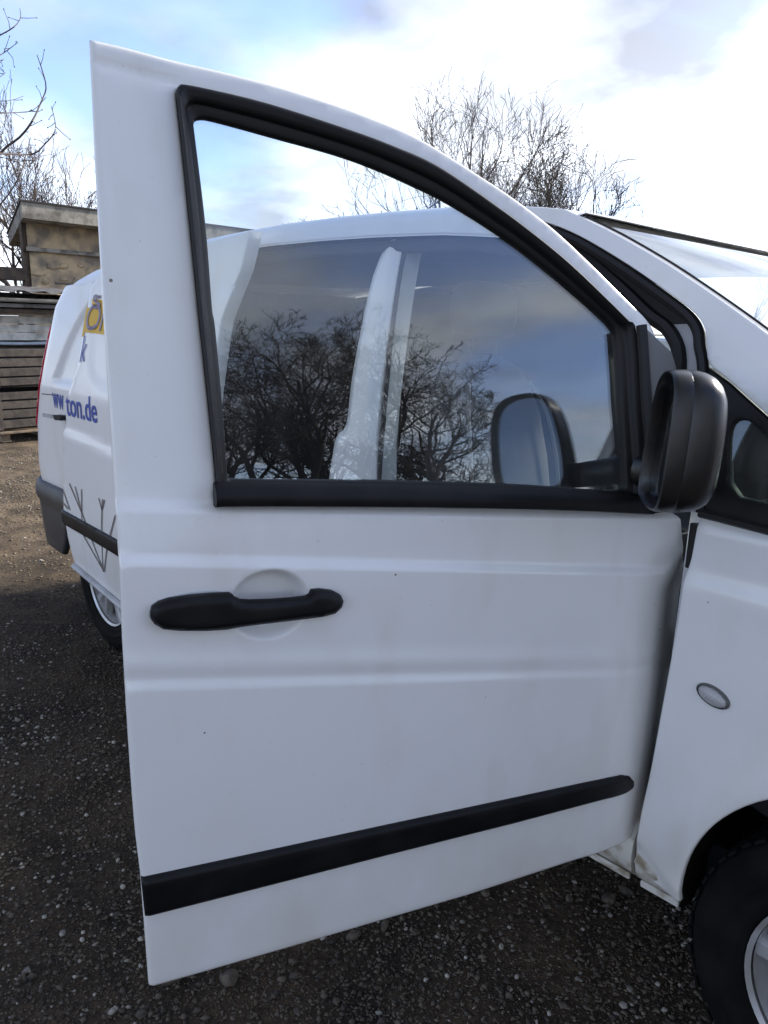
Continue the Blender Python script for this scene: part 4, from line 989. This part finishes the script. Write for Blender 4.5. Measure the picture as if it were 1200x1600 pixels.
# ------------------------------------------------------------------ bare trees
pmat('bark', (.075, .060, .050), .9, bump=.4, bscale=40, col2=(.13, .105, .085), vscale=18)
pmat('twig_brown', (.085, .062, .050), .85)
pmat('twig_dark', (.040, .032, .026), .9)
class Segs:
    def __init__(s): s.a = []; s.b = []; s.r0 = []; s.r1 = []
    def add(s, a, b, r0, r1): s.a.append(a); s.b.append(b); s.r0.append(r0); s.r1.append(r1)
    def mesh(s, n):
        a = np.array(s.a); b = np.array(s.b); r0 = np.array(s.r0); r1 = np.array(s.r1)
        d = b-a; d /= np.linalg.norm(d, axis=1)[:, None]+1e-12
        h = np.where(np.abs(d[:, 2:3]) < .9, np.array([[0, 0, 1.]]), np.array([[1., 0, 0]])); u = np.cross(d, h); u /= np.linalg.norm(u, axis=1)[:, None]; v = np.cross(d, u)
        th = 2*math.pi*np.arange(n)/n; c, sn = np.cos(th)[None, :, None], np.sin(th)[None, :, None]
        ring = u[:, None]*c+v[:, None]*sn
        A = a[:, None]+ring*r0[:, None, None]; B = b[:, None]+ring*r1[:, None, None]
        V = np.concatenate([A, B], 1).reshape(-1, 3); m_ = len(a); j = np.arange(n); j2 = (j+1) % n
        f = np.stack([j, j2, n+j2, n+j], 1)[None]+(np.arange(m_)*2*n)[:, None, None]
        return V, f.reshape(-1, 4)
def grow(seg_t, seg_w, r, p, d, length, rad, lvl, maxl, prm):
    nseg = max(3, int(4+length*prm.get('seg', 2.0))) if lvl < 3 else 3
    step = length/nseg; pts = [p]; dirs = [d]
    for i in range(nseg):
        d = d+r.normal(0, prm.get('wig', .16), 3)*(1+.3*lvl)+np.array([0, 0, prm.get('up', .10)])*(1 if lvl > 0 else .3)
        d = d/np.linalg.norm(d); q = p+d*step
        k0 = 1-.75*i/nseg; k1 = 1-.75*(i+1)/nseg
        (seg_t if rad > prm.get('cut', .018) else seg_w).add(p, q, max(rad*k0, prm['tw']), max(rad*k1, prm['tw']))
        p = q; pts.append(p); dirs.append(d)
    if lvl >= maxl: return
    nch = int(r.integers(*prm['nch'][lvl]))
    for c in range(nch):
        t = r.uniform(prm['t0'][lvl], 1.0); i = min(nseg-1, int(t*nseg)); base = pts[i]+(pts[i+1]-pts[i])*(t*nseg-i); dd = dirs[i+1]
        ax = r.normal(0, 1, 3); ax -= dd*(ax@dd); ax /= np.linalg.norm(ax)
        an = math.radians(r.uniform(*prm['ang'])); nd = dd*math.cos(an)+ax*math.sin(an)
        grow(seg_t, seg_w, r, base, nd, length*r.uniform(*prm['ratio'])*(1.15-.5*t), rad*(1-.7*t)*r.uniform(.45, .7), lvl+1, maxl, prm)
def tree(name, base, height, seed, label, prm=None, rad=None, maxl=4, stems=1, spread=.25, group=None, mats=('bark', 'twig_brown'), lean_v=(0, 0, 0), category='tree'):
    P_ = dict(nch=[(7, 10), (6, 9), (5, 8), (4, 6)], t0=[.30, .2, .15, .1], ang=(22, 55), ratio=(.45, .70), wig=.14, up=.10, tw=.004, cut=.02)
    if prm: P_.update(prm)
    r = np.random.default_rng(seed); T = Segs(); W_ = Segs(); base = np.array(base, float)
    rt = empty(name, base, label=label, category=category, group=group)
    for k in range(stems):
        d = np.array([r.normal(0, spread), r.normal(0, spread), 1.0])+np.array(lean_v); d /= np.linalg.norm(d)
        grow(T, W_, r, base+np.array([r.normal(0, .06), r.normal(0, .06), -.05])*(stems > 1)+[0, 0, -.05], d, height*.72*r.uniform(.8, 1.0), rad or height*.016, 0, maxl, P_)
    V, F = T.mesh(6); mk('trunk', V, F, mats[0], rt, sharp=None)
    V, F = W_.mesh(3); mk('crown', V, F, mats[1], rt, sharp=None)
    return rt
G1 = 'bare trees behind the van roof'
UPR = dict(ang=(14, 38), up=.16, wig=.10, tw=.0035, ratio=(.5, .78), nch=[(7, 9), (5, 7), (3, 5), (2, 3)])
SPR = dict(UPR, ang=(18, 48), up=.12, wig=.13, nch=[(7, 9), (5, 7), (3, 5), (2, 3)], tw=.0048)
tree('bare_tree', away(665, 19), 7.3, 21, 'tall slender bare tree with upright twigs, leftmost above the van roof', SPR, stems=2, spread=.16, group=G1)
tree('bare_tree', away(742, 22), 7.4, 27, 'pale thin bare tree between the tallest tree and the dark dense one above the roof', SPR, stems=2, spread=.2, group=G1)
tree('bare_tree', away(812, 15), 5.3, 22, 'dense dark bare tree rising just behind the top of the windscreen', dict(tw=.004, ang=(22, 55), wig=.18, nch=[(7, 10), (6, 8), (4, 6), (3, 4)]), stems=4, spread=.22, group=G1, mats=('bark', 'twig_dark'))
tree('bare_tree', away(880, 19), 6.4, 23, 'thin bare tree, the rightmost tall one above the windscreen', SPR, maxl=4, stems=2, spread=.2, group=G1)
tree('bare_sapling', away(950, 15), 3.6, 24, 'low bare sapling leaning right over the top of the windscreen', dict(tw=.005, nch=[(5, 7), (3, 5), (2, 4), (2, 3)]), maxl=3, lean_v=tuple(.35*RGT), group=G1)
tree('bare_sapling', away(1137, 34), 5.0, 25, 'faint far sapling in the white sky right of the windscreen', dict(UPR, tw=.008, nch=[(5, 7), (3, 5), (2, 4), (2, 3)]), maxl=3, group=G1)
tree('bare_tree', away(640, 24), 6.0, 26, 'bare tree seen low through the upper corner of the door window', dict(tw=.007), group=G1, maxl=4)
# behind the stone building
G2 = 'bare trees behind the stone building'
tree('bare_tree', away(92, 24), 7.0, 31, 'bare twiggy tree directly behind the flat roof of the stone building', dict(UPR, tw=.006), stems=3, group=G2)
tree('bare_tree', away(20, 20), 6.0, 32, 'dense dark bare tree left of the stone building', dict(tw=.005, ang=(25, 60), wig=.18, nch=[(6, 8), (4, 6), (3, 5), (2, 3)]), stems=3, spread=.3, group=G2, mats=('bark', 'twig_dark'))
tree('bare_tree', away(150, 27), 6.6, 33, 'thin bare tree showing over the right end of the stone building roof', dict(tw=.007), stems=2, group=G2)
tree('bare_tree', away(-60, 18), 6.0, 34, 'bare tree at the far left edge beyond the low shed', dict(tw=.005, nch=[(6, 8), (4, 6), (3, 5), (2, 4)]), stems=2, group=G2)
# ahead of the van, mirrored in the door window
G3 = 'bare trees ahead of the van mirrored in the door window'
RFL = dict(tw=.0055, ang=(28, 62), wig=.17, up=.06, nch=[(10, 13), (7, 9), (5, 7), (3, 5)], t0=[.36, .2, .15, .1], ratio=(.45, .62))
for k, (x, y, h, sd, lab) in enumerate([(14.2, -2.9, 8.2, 41, 'broad dark bare tree mirrored in the left part of the door window'), (14.8, -1.5, 8.6, 43, 'tall dark bare tree mirrored just left of the pillar in the door window'),
                                        (13.8, -4.6, 7.0, 42, 'bare tree mirrored at the far left end of the door window'), (14.2, .8, 6.6, 44, 'wide low bare tree mirrored right of the pillar in the door window')]):
    tree('bare_tree', (x, y, 0), h, sd, lab, RFL, stems=3, spread=.26, group=G3, mats=('twig_dark', 'twig_dark'))

# the near tree at the left whose branches reach into the frame
def left_tree():
    dist0 = 5.2; base = away(-260, dist0)
    rt = empty('bare_tree', base, label='near bare tree whose thin branches reach in at the left edge', category='tree')
    T = Segs(); W_ = Segs(); r = np.random.default_rng(5)
    def at(px, py, dist):
        d = ray(px, py); return CAM+d*dist/np.linalg.norm(d[:2])
    top = at(-260, 330, dist0); pts = catmull([base-[0, 0, .05], base+[.03, .02, 1.2], at(-255, 480, dist0), top, at(-230, 180, dist0), at(-200, 40, dist0+.2), at(-190, -60, dist0+.3)], 4)
    for i in range(len(pts)-1): T.add(pts[i], pts[i+1], .10*(1-.8*i/len(pts)), .10*(1-.8*(i+1)/len(pts)))
    B = [([(-255, 470), (-120, 380), (-40, 310), (0, 240), (30, 215), (50, 190), (62, 165), (72, 138), (66, 110), (58, 86)], 5.2, .016),
         ([(-250, 430), (-140, 330), (-40, 240), (0, 240), (50, 241), (70, 225), (86, 205), (85, 185), (80, 166)], 5.0, .012),
         ([(-230, 200), (-120, 100), (-30, 70), (0, 55), (22, 42), (32, 28), (31, 13)], 5.4, .010),
         ([(-240, 260), (-130, 150), (-30, 100), (0, 86), (15, 76), (28, 66)], 5.1, .009),
         ([(-255, 520), (-160, 460), (-60, 380), (0, 320), (28, 280), (38, 250), (48, 215)], 5.3, .012),
         ([(-240, 300), (-150, 190), (-60, 160), (0, 158), (20, 156), (37, 150)], 5.5, .007),
         ([(-240, 330), (-100, 200), (-20, 180), (20, 176), (50, 173), (72, 152)], 5.1, .007),
         ([(-240, 340), (-100, 260), (-20, 245), (20, 249), (50, 250), (68, 243)], 5.4, .006),
         ([(-250, 480), (-120, 400), (-50, 330), (0, 232), (-2, 205), (-10, 190)], 5.2, .007),
         ([(-240, 300), (-120, 200), (-30, 110), (0, 97), (6, 92)], 5.0, .006), ([(-240, 310), (-100, 190), (0, 120), (5, 116)], 5.3, .006)]
    for px_, dst, rad in B:
        n = len(px_); P = catmull([at(x, y, dist0+(dst-dist0)*min(1, i/2)+.25*math.sin(i*1.7+dst*9)*(i > 0)) for i, (x, y) in enumerate(px_)], 3)
        m_ = len(P)
        for i in range(m_-1):
            r0 = max(.0018, .62*rad*(1-.8*i/m_)); r1 = max(.0016, .62*rad*(1-.8*(i+1)/m_)); W_.add(P[i], P[i+1], r0, r1)
            if i > m_*.35 and r.random() < .5:
                d = P[i+1]-P[i]; d /= np.linalg.norm(d); ax = r.normal(0, 1, 3); nd = d*.75+ax*.45; nd /= np.linalg.norm(nd); l = r.uniform(.03, .11); q = P[i]+nd*l*.5; e = q+(nd+r.normal(0, .25, 3))*l*.5
                W_.add(P[i], q, .0022, .0018); W_.add(q, e, .0018, .0013)
                W_.add(e, e+nd*.008, .0035, .002)
    V, F = T.mesh(10); mk('trunk', V, F, 'bark', rt, sharp=None)
    V, F = W_.mesh(5); mk('branches', V, F, 'twig_brown', rt, sharp=None)
left_tree()

# ------------------------------------------------------------------ stone building
pmat('old_plaster', (.50, .385, .24), .95, bump=.6, bscale=14, col2=(.20, .17, .135), vscale=3.2, lo=.42, hi=.62, detail=9)
pmat('concrete_edge', (.30, .28, .24), .95, bump=.4, bscale=30, col2=(.12, .11, .095), vscale=5, lo=.45, hi=.65)
pmat('roof_felt', (.035, .033, .032), .9)
pmat('old_wood', (.10, .075, .055), .9, bump=.4, bscale=30, col2=(.05, .042, .036), vscale=12)
pmat('grey_board', (.66, .65, .60), .9, bump=.3, bscale=25, col2=(.36, .35, .32), vscale=7, lo=.4, hi=.65)
pmat('crate_wood', (.085, .070, .057), .9, bump=.4, bscale=30, col2=(.04, .034, .03), vscale=10)
pmat('pallet_wood', (.22, .165, .11), .9, col2=(.12, .09, .065), vscale=10)
pmat('sheet_roof', (.16, .155, .15), .7, col2=(.06, .055, .05), vscale=6)
pmat('rail_iron', (.03, .026, .026), .7)
pmat('tarp_pale', (.42, .48, .54), .6, var=.3)
def prism(plan, z0, z1, bev=0.0):
    n = len(plan); V = [(*p[:2], z0) for p in plan]+[(*p[:2], z1) for p in plan]
    return np.array(V, float), [tuple(range(n))[::-1], tuple(range(n, 2*n))]+[(i, (i+1) % n, n+(i+1) % n, n+i) for i in range(n)]
def building():
    c0 = away(56, 14.5)                         # left corner of the wall on the ground
    fa = math.radians(94); fx = np.array([math.cos(fa), math.sin(fa), 0]); fn = np.array([math.sin(fa), -math.cos(fa), 0])   # fx along the face (to the right), fn towards the camera
    ztop = height_at(27, 312, 13.9)
    rt = empty('stone_building', c0, label='old plastered stone building with a flat overhanging concrete roof', category='building')
    Lf, dep = 7.5, 4.0
    M = np.stack([fx, -fn, np.array([0, 0, 1.])], 1)
    sk = .40                                    # the end wall runs back at an angle to the front
    def W3(a, b, z): return c0+fx*(a+sk*max(0, b))-fn*b+np.array([0, 0, z])
    def plan(o, of): return [W3(-o, -of, 0), W3(Lf+o, -of, 0), W3(Lf+o, dep+of, 0), W3(-o, dep+of, 0)]
    zs = ztop-.26
    mk('wall', *prism(plan(0, 0), -.1, zs), 'old_plaster', rt, smooth=False)
    mk('frieze', *prism(plan(.03, .03), zs-.38, zs-.002), 'old_plaster', rt, smooth=False)
    mk('cornice', *prism(plan(.08, .09), zs-.44, zs-.378), 'concrete_edge', rt, smooth=False)
    R_ = mk('roof_slab', *prism(plan(.30, .55), zs, zs+.24), 'concrete_edge', rt, smooth=False)
    mk('roof_felt', *prism(plan(.33, .58), zs+.241, zs+.265), 'roof_felt', R_, smooth=False)
    rr = np.random.default_rng(3); st = []
    for k in range(46):                       # rubble stones standing proud of the worn plaster
        a = rr.uniform(.1, 2.6); z = rr.uniform(1.6, zs-.5); v = ICO*np.array([rr.uniform(.06, .16), .035, rr.uniform(.04, .09)])*rr.uniform(.8, 1.2, (12, 1))
        st.append((W3(a, -.0, z)+v @ M.T, [tuple(f) for f in ICOF]))
    for v, f in st: mk('stone', v, f, 'old_plaster', rt, sharp=None)
    # timber beam standing out to the left
    mk('beam', *bbox(W3(-.85, .15, height_at(25, 428, 14.5)), (1.7, .18, .20), .01, M), 'old_wood', rt)
    mk('beam_post', *bbox(W3(-.07, .10, zs/2), (.10, .10, zs-.02), .01, M), 'old_wood', rt)
    # thin railing in front of the wall
    zr = height_at(90, 441, 13.6)
    rp = [tube([W3(.05, -.75, zr), W3(3.4, -.75, zr)], .022, 6)]
    rl = mk('railing', *rp[0], 'rail_iron', rt)
    for k in range(8): mk('railing_post', *tube([W3(.75+k*.32-.4*(k == 0), -.75, zr-.75), W3(.75+k*.32-.4*(k == 0), -.75, zr)], .014, 5), 'rail_iron', rl)
    # window on the hidden right half
    mk('window', *bbox(W3(5.2, -.01, 2.1), (1.0, .06, 1.2), .01, M), 'shade_black', rt)
building()
# ------------------------------------------------------------------ low shed with the stacked crates
def rot_tilt(a): return np.array([[math.cos(a), 0, math.sin(a)], [0, 1, 0], [-math.sin(a), 0, math.cos(a)]])
def shed():
    fa = math.radians(97); fx = np.array([math.cos(fa), math.sin(fa), 0]); fn = np.array([math.sin(fa), -math.cos(fa), 0]); M = np.stack([fx, -fn, np.array([0, 0, 1.])], 1)
    d0 = 11.3; c0 = away(-60, d0)
    def W3(a, b, z): return c0+fx*a-fn*b+np.array([0, 0, z])
    rt = empty('low_shed', c0, label='low open shed of weathered grey boards under a sheet roof', category='shed')
    z_eave = height_at(40, 460, d0); z_b = height_at(40, 480, d0); z_o = height_at(30, 533, d0)
    Ls = 3.4
    for k in range(4):
        h = (z_b-z_o)/4
        mk('board', *bbox(W3(Ls/2, .02+.006*(k % 2), z_o+h*(k+.5)), (Ls, .03, h-.008), .004, M @ rot_tilt(random.uniform(-.003, .003))), 'grey_board', rt)
    # layered sheet roof, edges showing
    for k, (zz_, th, ov, mt_) in enumerate([(z_b+.02, .05, .16, 'old_wood'), (z_b+.085, .05, .24, 'sheet_roof'), (z_b+.135, .022, .30, 'roof_felt'), (z_eave+.0, .03, .20, 'sheet_roof')]):
        rot = M @ np.array([[1, 0, 0], [0, math.cos(.06), -math.sin(.06)], [0, math.sin(.06), math.cos(.06)]])
        mk('roof_sheet', *bbox(W3(Ls/2, 1.0-ov, zz_+.0), (Ls+.1, 2.3, th), .004, rot), mt_, rt)
    n = 40; wv = []
    for i in range(n+1):
        a = Ls*i/n
        for b in (-.35, 2.2): wv.append(W3(a, b, z_eave+.035+.018*math.sin(i*1.9)+.06*(b+.35)))
    mk('corrugated_sheet', wv, [(2*i, 2*i+2, 2*i+3, 2*i+1) for i in range(n)], 'sheet_roof', rt)
    tz = [W3(a, -.03-.02*math.sin(a*7), z_o-.01-.03*abs(math.sin(a*2.2))) for a in np.linspace(0, 1.9, 14)]
    mk('tarp_edge', *tube(tz, .022, 6), 'tarp_pale', rt)
    mk('post', *bbox(W3(1.78, .12, z_o/2), (.09, .09, z_o), .008, M), 'old_wood', rt)
    mk('post', *bbox(W3(.02, .12, z_o/2), (.09, .09, z_o), .008, M), 'old_wood', rt)
    for k in range(8):
        h = z_o/8
        mk('back_board', *bbox(W3(Ls/2+.9, .55+.005*(k % 2), h*(k+.5)), (1.7, .025, h-.01), .004, M), 'grey_board', rt)
    mk('back_wall', *bbox(W3(.9, 1.3, z_o/2), (1.9, .03, z_o), .004, M), 'old_wood', rt)
    # crates on a pallet
    z = .0
    pal = empty('pallet', W3(.85, -.15, 0), label='wooden pallet on the ground under the crates', category='pallet')
    for b in (-.5, -.1, .3): mk('deck_board', *bbox(W3(.85, b-.05, .125), (1.5, .12, .022), .003, M), 'pallet_wood', pal)
    for a in (.2, .85, 1.5): mk('block', *bbox(W3(a, -.45, .065), (.12, .12, .09), .004, M), 'pallet_wood', pal); mk('bearer', *bbox(W3(a, -.1, .016), (.12, .9, .022), .003, M), 'pallet_wood', pal)
    zt = z_o-.05; hh = (zt-.14)/2
    for k, lab in enumerate(('dark slatted wooden crate standing on the pallet', 'dark slatted wooden crate stacked on top of the other one')):
        z0 = .14+k*hh
        cr_ = empty('wooden_crate', W3(.85, -.1, z0), label=lab, category='crate', group='wooden crates under the shed')
        for j in range(4):
            h = (hh-.06)/4
            mk('slat', *bbox(W3(.85+random.uniform(-.02, .02), -.5-random.uniform(0, .012), z0+.03+h*(j+.5)), (1.5+random.uniform(-.03, .02), .022, h-random.uniform(.012, .028)), .003, M @ rot_tilt(random.uniform(-.008, .008))), 'crate_wood', cr_)
            mk('slat', *bbox(W3(1.59, -.1, z0+.03+h*(j+.5)), (.022, .78, h-.012), .003, M), 'crate_wood', cr_)
        for a, b in ((.14, -.525), (1.56, -.525), (1.30, -.525)): mk('upright', *bbox(W3(a, b, z0+hh/2-.01), (.07, .025, hh-.05), .003, M), 'crate_wood', cr_)
        mk('crate_core', *bbox(W3(.84, -.1, z0+hh/2-.015), (1.44, .74, hh-.07), .003, M), 'shade_black', cr_)
shed()

# ------------------------------------------------------------------ second white vehicle glimpsed through the cab
pmat('car_white', (.72, .73, .74), .3, coat=.5, var=.05)
glassmat('car_glass', (.25, .35, .4), .08, dust=.02)
def far_car():
    c = away(1046, 9.5); rt = empty('parked_car', c, label='white car glimpsed through the cab past the door mirror', category='car')
    M = rotz(math.radians(150))
    def put(v): return np.asarray(v, float) @ M.T+c
    def loft(secs, wd):
        V = []; n = len(secs[0])
        return secs
    prof = [(-2.1, .45), (-2.15, .75), (-2.0, .95), (-1.85, 1.36), (-1.5, 1.47), (-.2, 1.50), (.35, 1.42), (1.0, .98), (1.9, .82), (2.1, .62), (2.1, .40), (1.65, .28), (-1.7, .28)]
    n = len(prof); V = []
    for y, k in ((-.84, .97), (-.80, 1.0), (.80, 1.0), (.84, .97)):
        for x, z in prof: V.append((x*(k), y*(1-.16*max(0, z-.95)), z*(.985 if k < 1 else 1)))
    F = [(i*n+j, i*n+(j+1) % n, (i+1)*n+(j+1) % n, (i+1)*n+j) for i in range(3) for j in range(n)]+[tuple(range(n)), tuple(3*n+j for j in range(n))[::-1]]
    b = mk('car_body', put(V), F, 'car_white', rt, sharp=30)
    for sg in (-1, 1):
        for q in ([(-1.7, 1.0), (-1.6, 1.32), (-.75, 1.38), (-.75, .99)], [(-.68, .99), (-.68, 1.38), (-.15, 1.38), (.30, 1.30), (.72, .99)]):
            V = [(x, sg*(.845*(1-.16*max(0, z-.95))+.006), z) for x, z in q]+[(x, sg*(.845*(1-.16*max(0, z-.95))-.01), z) for x, z in q]
            k = 4 if len(q) == 4 else 5
            mk('side_window', put(V), [tuple(range(k)), tuple(range(k, 2*k))[::-1]]+[(i, (i+1) % k, k+(i+1) % k, k+i) for i in range(k)], 'car_glass', rt, smooth=False)
        for x in (-1.3, 1.3):
            v, f = lathe([(.02, -.09), (.19, -.10), (.20, -.11), (.29, -.10), (.31, -.06), (.31, .08), (.2, .09)], (x, 0, .31), 28)
            v[:, 1] = -sg*-1*(v[:, 1]) if sg < 0 else -v[:, 1]; v[:, 1] += sg*.76
            mk('wheel', put(v), f, 'tyre_rubber', rt)
far_car()
